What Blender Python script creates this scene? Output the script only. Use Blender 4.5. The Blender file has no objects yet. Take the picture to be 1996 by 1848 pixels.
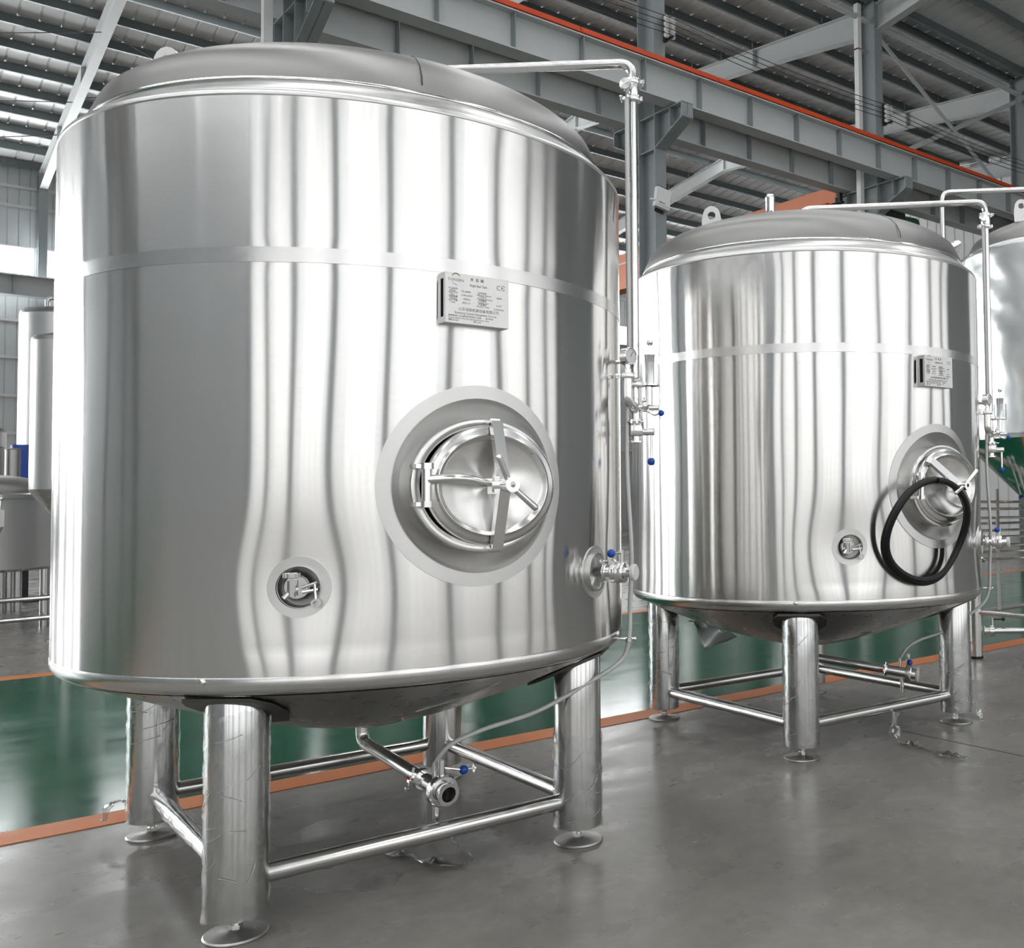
import bpy, math, random
from mathutils import Vector, Matrix
random.seed(7)
R_ = math.radians
PI = math.pi
scene = bpy.context.scene
COL = scene.collection

# ------------------------------------------------------------------ camera, sky, exposure
# x runs along the hall, y across it (away from the camera), z up
PSI = 0.7358
FPX, PX, PY = 1930.88, 1427.04, 893.71
PITCH, ROLL, HC = 0.0404, -0.0124, 1.4153
right0 = Vector((math.cos(PSI), -math.sin(PSI), 0))
fwd0 = Vector((math.sin(PSI), math.cos(PSI), 0))
fwd = fwd0 * math.cos(PITCH) + Vector((0, 0, 1)) * math.sin(PITCH)
upp = -fwd0 * math.sin(PITCH) + Vector((0, 0, 1)) * math.cos(PITCH)
rgt = right0 * math.cos(ROLL) + upp * math.sin(ROLL)
upv = -right0 * math.sin(ROLL) + upp * math.cos(ROLL)
cam_d = bpy.data.cameras.new('camera')
cam = bpy.data.objects.new('camera', cam_d)
COL.objects.link(cam)
m = Matrix.Identity(4)
for i in range(3):
    m[i][0], m[i][1], m[i][2] = rgt[i], upv[i], -fwd[i]
m[2][3] = HC
cam.matrix_world = m
cam_d.sensor_fit = 'HORIZONTAL'
cam_d.sensor_width = 36
cam_d.lens = FPX / 1996 * 36
cam_d.shift_x = (998 - PX) / 1996
cam_d.shift_y = (PY - 924) / 1996
cam_d.clip_start = 0.05
cam_d.clip_end = 200
scene.camera = cam

world = bpy.data.worlds.new('sky')
scene.world = world
world.use_nodes = True
bg = world.node_tree.nodes['Background']
bg.inputs[0].default_value = (0.86, 0.93, 1.0, 1)
bg.inputs[1].default_value = 1.0

scene.view_settings.view_transform = 'Standard'
scene.view_settings.look = 'None'
scene.view_settings.gamma = 1
scene.view_settings.use_curve_mapping = False
scene.view_settings.exposure = 0.5
WINDOW_NEAR = 0.75      # daylight in the panes of the front wall
WINDOW_BACK = 24.0     # daylight in the panes of the back wall
WINDOW_TALL = 6.5      # tall panes added low in the back wall, out of view, to light the roof
ROOF_LIGHT = 6.0  # ridge lights, plus glowing roof sheets added over the front bay
scene.cycles.use_denoising = True
scene.cycles.use_adaptive_sampling = True
scene.cycles.use_light_tree = False
scene.cycles.adaptive_threshold = 0.08
scene.cycles.adaptive_min_samples = 16
scene.cycles.max_bounces = 6
scene.cycles.diffuse_bounces = 3
scene.cycles.glossy_bounces = 4
scene.cycles.transparent_max_bounces = 8
scene.cycles.caustics_reflective = False
scene.cycles.caustics_refractive = False
scene.cycles.sample_clamp_indirect = 6

# ------------------------------------------------------------------ materials
MATS = {}
def nodes_of(name):
    mt = bpy.data.materials.new(name)
    mt.use_nodes = True
    MATS[name] = mt
    nt = mt.node_tree
    return mt, nt, nt.nodes['Principled BSDF']
def N(nt, t, **kw):
    n = nt.nodes.new(t)
    for k, v in kw.items():
        setattr(n, k, v)
    return n
def plain(name, col, rough=0.5, metal=0.0, noise=0.0, scale=8.0, bump=0.0, rvar=0.0, spec=0.5, stretch=None):
    mt, nt, b = nodes_of(name)
    b.inputs['Base Color'].default_value = (*col, 1)
    b.inputs['Roughness'].default_value = rough
    b.inputs['Metallic'].default_value = metal
    b.inputs['Specular IOR Level'].default_value = spec
    if noise or bump or rvar:
        tc = N(nt, 'ShaderNodeTexCoord')
        mp = N(nt, 'ShaderNodeMapping')
        if stretch:
            mp.inputs['Scale'].default_value = stretch
        nt.links.new(tc.outputs['Object'], mp.inputs['Vector'])
        tx = N(nt, 'ShaderNodeTexNoise')
        tx.inputs['Scale'].default_value = scale
        tx.inputs['Detail'].default_value = 6
        tx.inputs['Roughness'].default_value = 0.6
        nt.links.new(mp.outputs[0], tx.inputs['Vector'])
        if noise:
            mx = N(nt, 'ShaderNodeMix', data_type='RGBA')
            mx.inputs[6].default_value = (*[c * (1 - noise) for c in col], 1)
            mx.inputs[7].default_value = (*[min(1, c * (1 + noise)) for c in col], 1)
            nt.links.new(tx.outputs['Fac'], mx.inputs[0])
            nt.links.new(mx.outputs[2], b.inputs['Base Color'])
        if rvar:
            mr = N(nt, 'ShaderNodeMapRange')
            mr.inputs['From Min'].default_value = 0.3
            mr.inputs['From Max'].default_value = 0.7
            mr.inputs['To Min'].default_value = max(0.02, rough - rvar)
            mr.inputs['To Max'].default_value = rough + rvar
            nt.links.new(tx.outputs['Fac'], mr.inputs['Value'])
            nt.links.new(mr.outputs[0], b.inputs['Roughness'])
        if bump:
            bp = N(nt, 'ShaderNodeBump')
            bp.inputs['Strength'].default_value = bump
            bp.inputs['Distance'].default_value = 0.01
            nt.links.new(tx.outputs['Fac'], bp.inputs['Height'])
            nt.links.new(bp.outputs[0], b.inputs['Normal'])
    return mt
def brushed(name, col, rough, aniso, rot=0.25):
    mt, nt, b = nodes_of(name)
    b.inputs['Base Color'].default_value = (*col, 1)
    b.inputs['Metallic'].default_value = 1
    b.inputs['Roughness'].default_value = rough
    b.inputs['Anisotropic'].default_value = aniso
    b.inputs['Anisotropic Rotation'].default_value = rot
    tg = N(nt, 'ShaderNodeTangent', direction_type='RADIAL', axis='Z')
    nt.links.new(tg.outputs[0], b.inputs['Tangent'])
    tc = N(nt, 'ShaderNodeTexCoord')
    mp = N(nt, 'ShaderNodeMapping')
    mp.inputs['Scale'].default_value = (1.5, 1.5, 60)
    tx = N(nt, 'ShaderNodeTexNoise')
    tx.inputs['Scale'].default_value = 4
    tx.inputs['Detail'].default_value = 4
    nt.links.new(tc.outputs['Object'], mp.inputs['Vector'])
    nt.links.new(mp.outputs[0], tx.inputs['Vector'])
    mr = N(nt, 'ShaderNodeMapRange')
    mr.inputs['To Min'].default_value = rough - 0.02
    mr.inputs['To Max'].default_value = rough + 0.03
    nt.links.new(tx.outputs['Fac'], mr.inputs['Value'])
    nt.links.new(mr.outputs[0], b.inputs['Roughness'])
    return mt
def emit(name, col, s):
    mt, nt, b = nodes_of(name)
    b.inputs['Base Color'].default_value = (*col, 1)
    b.inputs['Roughness'].default_value = 0.1
    b.inputs['Emission Color'].default_value = (*col, 1)
    b.inputs['Emission Strength'].default_value = s
    return mt
def clear(name, tint, fac, rough):
    mt, nt, b = nodes_of(name)
    nt.nodes.remove(b)
    out = nt.nodes['Material Output']
    tr = N(nt, 'ShaderNodeBsdfTransparent')
    tr.inputs[0].default_value = (*tint, 1)
    gl = N(nt, 'ShaderNodeBsdfGlossy')
    gl.inputs['Color'].default_value = (0.95, 0.96, 0.97, 1)
    gl.inputs['Roughness'].default_value = rough
    lw = N(nt, 'ShaderNodeLayerWeight')
    lw.inputs['Blend'].default_value = 0.35
    mr = N(nt, 'ShaderNodeMapRange')
    mr.inputs['To Min'].default_value = fac
    mr.inputs['To Max'].default_value = min(1, fac + 0.6)
    nt.links.new(lw.outputs['Facing'], mr.inputs['Value'])
    mx = N(nt, 'ShaderNodeMixShader')
    nt.links.new(mr.outputs[0], mx.inputs[0])
    nt.links.new(tr.outputs[0], mx.inputs[1])
    nt.links.new(gl.outputs[0], mx.inputs[2])
    nt.links.new(mx.outputs[0], out.inputs[0])
    return mt

brushed('shell_steel', (0.80, 0.79, 0.775), 0.15, 1.0)
plain('band_steel', (0.76, 0.755, 0.745), 0.23, 1.0, 0.04, 30, rvar=0.03)
plain('satin_steel', (0.72, 0.715, 0.705), 0.34, 1.0, 0.05, 30, rvar=0.04)
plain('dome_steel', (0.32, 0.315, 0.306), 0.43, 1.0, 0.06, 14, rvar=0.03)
plain('head_steel', (0.62, 0.615, 0.60), 0.30, 1.0, 0.08, 12, rvar=0.05)
plain('leg_steel', (0.74, 0.735, 0.725), 0.17, 1.0, 0.06, 10, rvar=0.05, stretch=(1, 1, 0.2))
plain('tube_steel', (0.80, 0.795, 0.785), 0.13, 1.0, 0.04, 20, rvar=0.04)
plain('cast_steel', (0.86, 0.855, 0.85), 0.16, 1.0)
plain('door_steel', (0.76, 0.755, 0.745), 0.24, 1.0, 0.05, 10, rvar=0.04)
plain('foot_steel', (0.48, 0.475, 0.46), 0.42, 1.0, 0.15, 20, rvar=0.1)
plain('pad_steel', (0.13, 0.128, 0.122), 0.45, 0.9, 0.15, 20)  # dark colour stands in for the floor mirrored in the pads
plain('gap_shade', (0.012, 0.012, 0.012), 0.8)  # near-black that paints the shade inside holes and gaps
plain('seam_dark', (0.10, 0.10, 0.095), 0.6, 0.6)
plain('plate_alloy', (0.80, 0.80, 0.79), 0.38, 0.55, 0.03, 60)
plain('print_grey', (0.27, 0.265, 0.26), 0.6)
plain('print_brown', (0.30, 0.17, 0.10), 0.6)
plain('blue_plastic', (0.012, 0.085, 0.50), 0.22)
plain('white_plastic', (0.82, 0.83, 0.84), 0.4)
plain('red_plastic', (0.75, 0.07, 0.03), 0.4)
plain('black_rubber', (0.012, 0.013, 0.013), 0.38, spec=0.35)
plain('hose_pvc', (0.70, 0.71, 0.70), 0.22, 0.0, spec=0.7)
plain('paint_grey', (0.30, 0.33, 0.34), 0.5, 0.0, 0.08, 5)
plain('paint_pale', (0.56, 0.58, 0.58), 0.5, 0.0, 0.06, 4)
plain('purlin_zinc', (0.17, 0.192, 0.197), 0.45, 0.35, 0.10, 6)
plain('roof_sheet', (0.82, 0.83, 0.83), 0.55, 0.0, 0.05, 2)
plain('wall_sheet', (0.70, 0.725, 0.735), 0.5, 0.0, 0.05, 2)
plain('wall_white', (0.84, 0.845, 0.84), 0.5, 0.0, 0.05, 2)
plain('end_panel', (0.32, 0.335, 0.345), 0.5, 0.0, 0.1, 1)
plain('rail_orange', (0.72, 0.085, 0.02), 0.45, 0.0, 0.12, 6)
plain('crane_orange', (0.80, 0.27, 0.14), 0.5, 0.0, 0.06, 3)
plain('line_orange', (0.60, 0.19, 0.06), 0.5, 0.0, 0.25, 7, rvar=0.1)
plain('white_paint', (0.78, 0.78, 0.77), 0.5, 0.0, 0.06, 6)
plain('wire_black', (0.03, 0.03, 0.03), 0.6)
plain('ceramic', (0.85, 0.85, 0.84), 0.25)
plain('motor_dark', (0.02, 0.024, 0.024), 0.45)
plain('paper', (0.72, 0.73, 0.74), 0.8, 0, 0.03, 50)
plain('black_plastic', (0.02, 0.02, 0.02), 0.4)
emit('daylight_near', (1.0, 1.0, 1.0), WINDOW_NEAR)
emit('daylight_back', (0.97, 0.99, 1.0), WINDOW_BACK)
emit('sheet_glow', (0.985, 0.99, 1.0), WINDOW_NEAR * 0.66)  # wall sheets made to glow, added to brighten the hall
emit('added_tall_light', (0.97, 0.99, 1.0), WINDOW_TALL)
emit('roof_glow', (0.97, 0.99, 1.0), ROOF_LIGHT)
clear('film', (0.97, 0.98, 0.98), 0.10, 0.08)
clear('sleeve', (0.95, 0.96, 0.96), 0.12, 0.05)

def floor_material(name, c0, c1, c2, rough, rv, scale, streak, spec=0.4):
    mt, nt, b = nodes_of(name)
    b.inputs['Specular IOR Level'].default_value = spec
    tc = N(nt, 'ShaderNodeTexCoord')
    n1 = N(nt, 'ShaderNodeTexNoise')
    n1.inputs['Scale'].default_value = scale
    n1.inputs['Detail'].default_value = 9
    n1.inputs['Roughness'].default_value = 0.65
    n2 = N(nt, 'ShaderNodeTexNoise')
    n2.inputs['Scale'].default_value = scale * 14
    n2.inputs['Detail'].default_value = 6
    n2.inputs['Roughness'].default_value = 0.7
    mp = N(nt, 'ShaderNodeMapping')
    mp.inputs['Scale'].default_value = (1, streak, 1)
    mp.inputs['Rotation'].default_value = (0, 0, 0.25)
    nt.links.new(tc.outputs['Object'], mp.inputs[0])
    n3 = N(nt, 'ShaderNodeTexNoise')
    n3.inputs['Scale'].default_value = scale * 3
    n3.inputs['Detail'].default_value = 8
    nt.links.new(mp.outputs[0], n3.inputs['Vector'])
    nt.links.new(tc.outputs['Object'], n1.inputs['Vector'])
    nt.links.new(tc.outputs['Object'], n2.inputs['Vector'])
    cr = N(nt, 'ShaderNodeValToRGB')
    cr.color_ramp.elements[0].position = 0.3
    cr.color_ramp.elements[0].color = (*c0, 1)
    cr.color_ramp.elements[1].position = 0.72
    cr.color_ramp.elements[1].color = (*c2, 1)
    e = cr.color_ramp.elements.new(0.52)
    e.color = (*c1, 1)
    ad = N(nt, 'ShaderNodeMath', operation='ADD')
    ml = N(nt, 'ShaderNodeMath', operation='MULTIPLY')
    ml.inputs[1].default_value = 0.45
    sb = N(nt, 'ShaderNodeMath', operation='SUBTRACT')
    sb.inputs[1].default_value = 0.225
    nt.links.new(n2.outputs['Fac'], ml.inputs[0])
    nt.links.new(ml.outputs[0], sb.inputs[0])
    nt.links.new(n1.outputs['Fac'], ad.inputs[0])
    nt.links.new(sb.outputs[0], ad.inputs[1])
    nt.links.new(ad.outputs[0], cr.inputs[0])
    # dark scuffs with a shape of their own
    sc = N(nt, 'ShaderNodeMapRange')
    sc.inputs['From Min'].default_value = 0.66
    sc.inputs['From Max'].default_value = 0.95
    nt.links.new(n3.outputs['Fac'], sc.inputs['Value'])
    mx = N(nt, 'ShaderNodeMix', data_type='RGBA')
    mx.inputs[7].default_value = (*[c * 0.88 for c in c0], 1)
    nt.links.new(sc.outputs[0], mx.inputs[0])
    nt.links.new(cr.outputs[0], mx.inputs[6])
    nt.links.new(mx.outputs[2], b.inputs['Base Color'])
    mr = N(nt, 'ShaderNodeMapRange')
    mr.inputs['From Min'].default_value = 0.3
    mr.inputs['From Max'].default_value = 0.7
    mr.inputs['To Min'].default_value = rough - rv
    mr.inputs['To Max'].default_value = rough + rv
    nt.links.new(n3.outputs['Fac'], mr.inputs['Value'])
    nt.links.new(mr.outputs[0], b.inputs['Roughness'])
    bp = N(nt, 'ShaderNodeBump')
    bp.inputs['Strength'].default_value = 0.05
    bp.inputs['Distance'].default_value = 0.004
    nt.links.new(n3.outputs['Fac'], bp.inputs['Height'])
    nt.links.new(bp.outputs[0], b.inputs['Normal'])
    return mt
floor_material('concrete', (0.16, 0.149, 0.134), (0.22, 0.206, 0.186), (0.30, 0.283, 0.258), 0.30, 0.07, 0.9, 1.6)
floor_material('green_epoxy', (0.008, 0.064, 0.036), (0.012, 0.088, 0.050), (0.02, 0.115, 0.068), 0.15, 0.04, 0.7, 2.5, 0.05)

# ------------------------------------------------------------------ mesh helpers
class MB:
    def __init__(s):
        s.v, s.f = [], []
    def add(s, vs, fs, mat=None):
        o = len(s.v)
        for p in vs:
            p = Vector(p)
            s.v.append(tuple(mat @ p if mat else p))
        s.f += [tuple(i + o for i in f) for f in fs]
        return s
    def box(s, c, d, mat=None):
        x, y, z = (k / 2 for k in d)
        vs = [(c[0] + a * x, c[1] + b * y, c[2] + e * z) for a in (-1, 1) for b in (-1, 1) for e in (-1, 1)]
        fs = [(0, 1, 3, 2), (4, 6, 7, 5), (0, 4, 5, 1), (2, 3, 7, 6), (0, 2, 6, 4), (1, 5, 7, 3)]
        return s.add(vs, fs, mat)
    def lathe(s, prof, n=32, mat=None, sx=1.0, sy=1.0, close=False):
        vs, fs = [], []
        k = len(prof)
        for i in range(n):
            a = 2 * PI * i / n
            for r, z in prof:
                vs.append((r * math.cos(a) * sx, r * math.sin(a) * sy, z))
        kk = k if close else k - 1
        for i in range(n):
            j = (i + 1) % n
            for q in range(kk):
                q2 = (q + 1) % k
                fs.append((i * k + q, j * k + q, j * k + q2, i * k + q2))
        return s.add(vs, fs, mat)
    def tube(s, pts, r, n=12, cap=True, mat=None):
        pts = [Vector(p) for p in pts]
        rr = r if isinstance(r, (list, tuple)) else [r] * len(pts)
        t0 = (pts[1] - pts[0]).normalized()
        ref = Vector((0, 0, 1)) if abs(t0.z) < 0.9 else Vector((1, 0, 0))
        nrm = t0.cross(ref).normalized()
        vs, fs = [], []
        for i, p in enumerate(pts):
            if i == 0:
                t = t0
            elif i == len(pts) - 1:
                t = (pts[i] - pts[i - 1]).normalized()
            else:
                t = ((pts[i + 1] - pts[i]).normalized() + (pts[i] - pts[i - 1]).normalized()).normalized()
            nrm = (nrm - t * nrm.dot(t)).normalized()
            bn = t.cross(nrm)
            for k in range(n):
                a = 2 * PI * k / n
                vs.append(p + (nrm * math.cos(a) + bn * math.sin(a)) * rr[i])
        for i in range(len(pts) - 1):
            for k in range(n):
                k2 = (k + 1) % n
                fs.append((i * n + k, i * n + k2, (i + 1) * n + k2, (i + 1) * n + k))
        if cap:
            fs.append(tuple(range(n))[::-1])
            fs.append(tuple((len(pts) - 1) * n + k for k in range(n)))
        return s.add(vs, fs, mat)
    def sphere(s, c, r, n=14, mat=None):
        prof = [(max(1e-5, r * math.sin(PI * i / n)), -r * math.cos(PI * i / n)) for i in range(n + 1)]
        M = Matrix.Translation(c)
        return s.lathe(prof, n * 2, (mat @ M) if mat else M)
    def prism(s, poly, z0, z1, mat=None):
        n = len(poly)
        vs = [(p[0], p[1], z0) for p in poly] + [(p[0], p[1], z1) for p in poly]
        fs = [tuple(range(n))[::-1], tuple(range(n, 2 * n))]
        fs += [(i, (i + 1) % n, n + (i + 1) % n, n + i) for i in range(n)]
        return s.add(vs, fs, mat)
    def mesh(s, name, mat, sharp=35):
        me = bpy.data.meshes.new(name)
        me.from_pydata(s.v, [], s.f)
        me.materials.append(MATS[mat])
        for p in me.polygons:
            p.use_smooth = True
        try:
            me.set_sharp_from_angle(angle=R_(sharp))
        except Exception:
            pass
        me.update()
        return me
    def build(s, name, mat, parent=None, loc=(0, 0, 0), rot=(0, 0, 0), sharp=35):
        return inst(name, s.mesh(name, mat, sharp), parent, loc, rot)
def inst(name, me, parent=None, loc=(0, 0, 0), rot=(0, 0, 0)):
    o = bpy.data.objects.new(name, me)
    COL.objects.link(o)
    o.parent = parent
    o.location = loc
    o.rotation_euler = rot
    return o
def empty(name, loc=(0, 0, 0), rz=0, parent=None):
    o = bpy.data.objects.new(name, None)
    COL.objects.link(o)
    o.location = loc
    o.rotation_euler = (0, 0, rz)
    o.parent = parent
    o.empty_display_size = 0.2
    return o
def tag(o, label=None, cat=None, group=None, kind=None):
    if label: o['label'] = label
    if cat: o['category'] = cat
    if group: o['group'] = group
    if kind: o['kind'] = kind
    return o
def copy_tree(o, parent=None):
    c = o.copy()
    COL.objects.link(c)
    c.parent = parent
    for ch in list(o.children):
        copy_tree(ch, c)
    return c
def frame_z(origin, zdir, xhint=(0, 0, 1)):
    z = Vector(zdir).normalized()
    x = Vector(xhint)
    x = (x - z * x.dot(z))
    if x.length < 1e-5:
        x = Vector((1, 0, 0)) - z * z.x
    x.normalize()
    y = z.cross(x)
    M = Matrix.Identity(4)
    for i in range(3):
        M[i][0], M[i][1], M[i][2], M[i][3] = x[i], y[i], z[i], origin[i]
    return M
def arc_pts(pts, rad, n=6):
    """polyline with rounded corners"""
    pts = [Vector(p) for p in pts]
    out = [pts[0]]
    for i in range(1, len(pts) - 1):
        a, b, c = pts[i - 1], pts[i], pts[i + 1]
        d1, d2 = (a - b).normalized(), (c - b).normalized()
        ang = d1.angle(d2)
        t = min(rad / math.tan(ang / 2), (a - b).length * 0.49, (c - b).length * 0.49)
        p1, p2 = b + d1 * t, b + d2 * t
        for k in range(n + 1):
            u = k / n
            out.append(p1 * (1 - u) ** 2 + b * 2 * u * (1 - u) + p2 * u * u)
    out.append(pts[-1])
    return out
def smooth_path(pts, n=8):
    P = [Vector(p) for p in pts]
    out = []
    for i in range(len(P) - 1):
        p0 = P[max(i - 1, 0)]; p1 = P[i]; p2 = P[i + 1]; p3 = P[min(i + 2, len(P) - 1)]
        for k in range(n):
            t = k / n
            out.append(0.5 * ((2 * p1) + (p2 - p0) * t + (2 * p0 - 5 * p1 + 4 * p2 - p3) * t * t + (3 * p1 - p0 - 3 * p2 + p3) * t ** 3))
    out.append(P[-1])
    return out
def ibeam(mb, L, h, bw, tf, tw, mat=None):
    """I section along x, centred on z"""
    mb.box((L / 2, 0, h / 2 - tf / 2), (L, bw, tf), mat)
    mb.box((L / 2, 0, -h / 2 + tf / 2), (L, bw, tf), mat)
    mb.box((L / 2, 0, 0), (L, tw, h - 2 * tf), mat)

# ------------------------------------------------------------------ the hall
XF = [4.75 + 6.3 * k for k in range(-5, 5)]       # frames along the hall
X0, X1 = XF[0] - 0.3, XF[-1] + 0.35
YN, YM, YB = -11.3, 14.3, 38.3                    # front wall, middle column row, back wall
EAVE_B, RIDGE_B, EAVE_M, RIDGE_N = 12.4, 14.0, 12.85, 14.4
YRB, YRN = 26.3, 1.5

# floor
fl = MB()
fl.add([(X0, YN, 0), (X1, YN, 0), (X1, YB, 0), (X0, YB, 0)], [(0, 1, 2, 3)])
floor = tag(fl.build('floor', 'concrete'), 'worn grey concrete workshop floor with a dull sheen', 'floor', kind='structure')
g = MB(); g.box(((X0 + X1) / 2, 7.72, 0.001), (X1 - X0, 4.68, 0.004))
tag(g.build('green_lane', 'green_epoxy', floor), 'glossy green epoxy lane')
for nm, y in (('lane_line', 5.28), ('lane_line', 10.15)):
    g = MB(); g.box(((X0 + X1) / 2, y, 0.0015), (X1 - X0, 0.20, 0.005))
    tag(g.build(nm, 'line_orange', floor), 'worn orange floor marking')
# a saw-cut joint in the concrete
ck = MB(); ck.box((4.8, -3.6, 0.0004), (0.010, 14.8, 0.001))
ck.build('floor_joint', 'seam_dark', floor)

# walls ---------------------------------------------------------------
def ribbed(W, H, pitch=0.3, depth=0.025):
    """trapezoid sheet in the x-z plane, facing -y"""
    mb = MB()
    n = max(1, round(W / pitch)); p = W / n
    xs = []
    for i in range(n):
        a = i * p
        xs += [(a, 0.0), (a + 0.012, depth), (a + 0.028, depth), (a + 0.04, 0.0)]
    xs.append((W, 0.0))
    vs = []
    for x, y in xs:
        vs += [(x, y, 0), (x, y, H)]
    fs = [(2 * i, 2 * i + 2, 2 * i + 3, 2 * i + 1) for i in range(len(xs) - 1)]
    mb.add(vs, fs)
    return mb
WZ0, WZ1 = 8.79, 9.72
wb = tag(empty('wall_back', (0, YB, 0)), 'pale grey corrugated back wall with a high window band', 'wall', kind='structure')
bays = [(XF[i], XF[i + 1]) for i in range(len(XF) - 1)]
p_lo = ribbed(6.3, WZ0).mesh('wall_panel', 'wall_sheet')
p_hi = ribbed(6.3, EAVE_B - WZ1).mesh('wall_panel', 'wall_sheet')
q_lo = ribbed(0.3, WZ0).mesh('wall_panel', 'wall_sheet')
q_hi = ribbed(0.3, EAVE_B - WZ1).mesh('wall_panel', 'wall_sheet')
for a, b in bays:
    if abs(a - (XF[5] - 6.3)) < 0.1 or abs(a - XF[5]) < 0.1:
        # the bays in view: sheet by sheet
        lo, hi = (13, 21) if a < XF[5] - 1 else (0, 5)
        n = 21
        for k in range(n):
            if lo <= k < hi:
                inst('wall_panel', q_lo, wb, (a + 0.3 * k, 0, 0)); inst('wall_panel', q_hi, wb, (a + 0.3 * k, 0, WZ1))
        rest = (a, a + 0.3 * lo) if lo else (a + 0.3 * hi, b)
        w = rest[1] - rest[0]
        ribbed(w, WZ0).build('wall_panel', 'wall_sheet', wb, (rest[0], 0, 0))
        ribbed(w, EAVE_B - WZ1).build('wall_panel', 'wall_sheet', wb, (rest[0], 0, WZ1))
    else:
        inst('wall_panel', p_lo, wb, (a, 0, 0)); inst('wall_panel', p_hi, wb, (a, 0, WZ1))
girt_m = MB(); girt_m.box((3.15, -0.06, 0), (6.3, 0.07, 0.09)); girt_me = girt_m.mesh('girt', 'white_paint')
for a, b in bays:
    for z in (3.75, 4.94, 6.15, 7.33, 10.98, 11.6):
        inst('girt', girt_me, wb, (a, 0, z))
wn = 1
def quad_xz(w, h, y):
    return MB().add([(-w / 2, y, -h / 2), (w / 2, y, -h / 2), (w / 2, y, h / 2), (-w / 2, y, h / 2)], [(0, 1, 2, 3)])
pane_b = quad_xz(2.9, WZ1 - WZ0 - 0.06, 0.02); pane_b = pane_b.mesh('pane', 'daylight_back')
fr = MB()
fr.box((0, 0, (WZ1 - WZ0) / 2 - 0.02), (6.06, 0.08, 0.05)); fr.box((0, 0, -(WZ1 - WZ0) / 2 + 0.02), (6.06, 0.08, 0.05))
for x in (-3.0, 0, 3.0):
    fr.box((x, 0, 0), (0.06, 0.08, WZ1 - WZ0 - 0.08))
fr = fr.mesh('window_frame', 'white_paint')
for a, b in bays:
    w = tag(empty('window_%d' % wn, ((a + b) / 2, YB + 0.0, (WZ0 + WZ1) / 2)), kind='structure'); wn += 1
    inst('window_frame', fr, w)
    for x in (-1.5, 1.5):
        inst('pane', pane_b, w, (x, 0, 0))

# unseen tall windows added further left, lighting the roof and tank edge
tall = quad_xz(1.35, 3.2, -0.05).mesh('pane', 'added_tall_light')
ft = MB()
for z in (-3.3, 0, 3.3):
    ft.box((0, -0.05, z), (4.4, 0.1, 0.08))
for x in (-2.16, -0.72, 0.72, 2.16):
    ft.box((x, -0.05, 0), (0.07, 0.1, 6.6))
ft = ft.mesh('window_frame', 'white_paint')
for a, b in bays:
    if b < 5:
        w = tag(empty('window_%d' % wn, (a + 2.5, YB - 0.04, 5.3)), kind='structure'); wn += 1
        inst('window_frame', ft, w)
        for x in (-1.44, 0, 1.44):
            for z in (-1.65, 1.65):
                inst('pane', tall, w, (x, 0, z))

# front wall behind the camera: white sheet with tall windows; the sheets beside them glow as added light
wf = tag(empty('wall_front', (0, YN, 0)), kind='structure')
FW0, FW1 = 1.1, 9.6
WX0, WX1 = 1.6, 5.2          # window span inside each 6.3 m bay
for nm, xa, xb, za, zb, mt_ in (('glowing_sheet', 0.02, WX0, FW0, FW1, 'sheet_glow'), ('glowing_sheet', WX1, 6.28, FW0, FW1, 'sheet_glow'), ('wall_panel', 0, 6.3, 0, FW0, 'wall_white'), ('wall_panel', 0, 6.3, FW1, EAVE_M, 'wall_white')):
    me = (quad_xz(xb - xa, zb - za, 0) if mt_ != 'wall_white' else ribbed(xb - xa, zb - za)).mesh('wall_panel', mt_)
    if mt_ != 'wall_white':
        xa, za = (xa + xb) / 2, (za + zb) / 2
    for a, b in bays:
        inst(nm, me, wf, (a + xa, 0, za))
pane_n = quad_xz(0.86, (FW1 - FW0) / 3 - 0.08, 0); pane_n = pane_n.mesh('pane', 'daylight_near')
frn = MB()
w_, h_ = WX1 - WX0, FW1 - FW0
for z in (-h_ / 2, -h_ / 6, h_ / 6, h_ / 2):
    frn.box((0, 0, z), (w_ + 0.06, 0.1, 0.08))
for k in range(5):
    frn.box((-w_ / 2 + w_ / 4 * k, 0, 0), (0.06, 0.1, h_))
frn = frn.mesh('window_frame', 'white_paint')
for a, b in bays:
    w = tag(empty('window_%d' % wn, (a + (WX0 + WX1) / 2, YN, (FW0 + FW1) / 2)), kind='structure'); wn += 1
    inst('window_frame', frn, w)
    for k in range(4):
        for j in (-1, 0, 1):
            inst('pane', pane_n, w, (-w_ / 2 + w_ / 4 * (k + 0.5), 0, h_ / 3 * j))

# end walls
def gable(name, x, mat, flip, kind_label, YN=YN, YB=YB):
    mb = MB()
    poly = [(YN, 0), (YB, 0), (YB, EAVE_B), (YRB, RIDGE_B), (YM, EAVE_M), (YRN, RIDGE_N), (YN, EAVE_M)]
    ys = []
    y = YN
    y_lo = -11.3
    def top(y):
        for (a, za), (b, zb) in zip([(y_lo, EAVE_M), (YRN, RIDGE_N), (YM, EAVE_M), (YRB, RIDGE_B)], [(YRN, RIDGE_N), (YM, EAVE_M), (YRB, RIDGE_B), (38.3, EAVE_B)]):
            if a <= y <= b + 1e-6:
                return za + (zb - za) * (y - a) / (b - a)
        return EAVE_B
    while y < YB - 0.01:
        ys += [(y, 0), (y + 0.02, flip * 0.03), (y + 0.05, flip * 0.03), (y + 0.07, 0)]
        y += 0.4
    ys.append((YB, 0))
    vs = []
    for yy, dx in ys:
        vs += [(x + dx, yy, 0), (x + dx, yy, top(min(yy, YB)))]
    fs = [(2 * i, 2 * i + 2, 2 * i + 3, 2 * i + 1) for i in range(len(ys) - 1)]
    mb.add(vs, fs)
    return tag(mb.build(name, mat), kind_label, 'wall', kind='structure')
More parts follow.
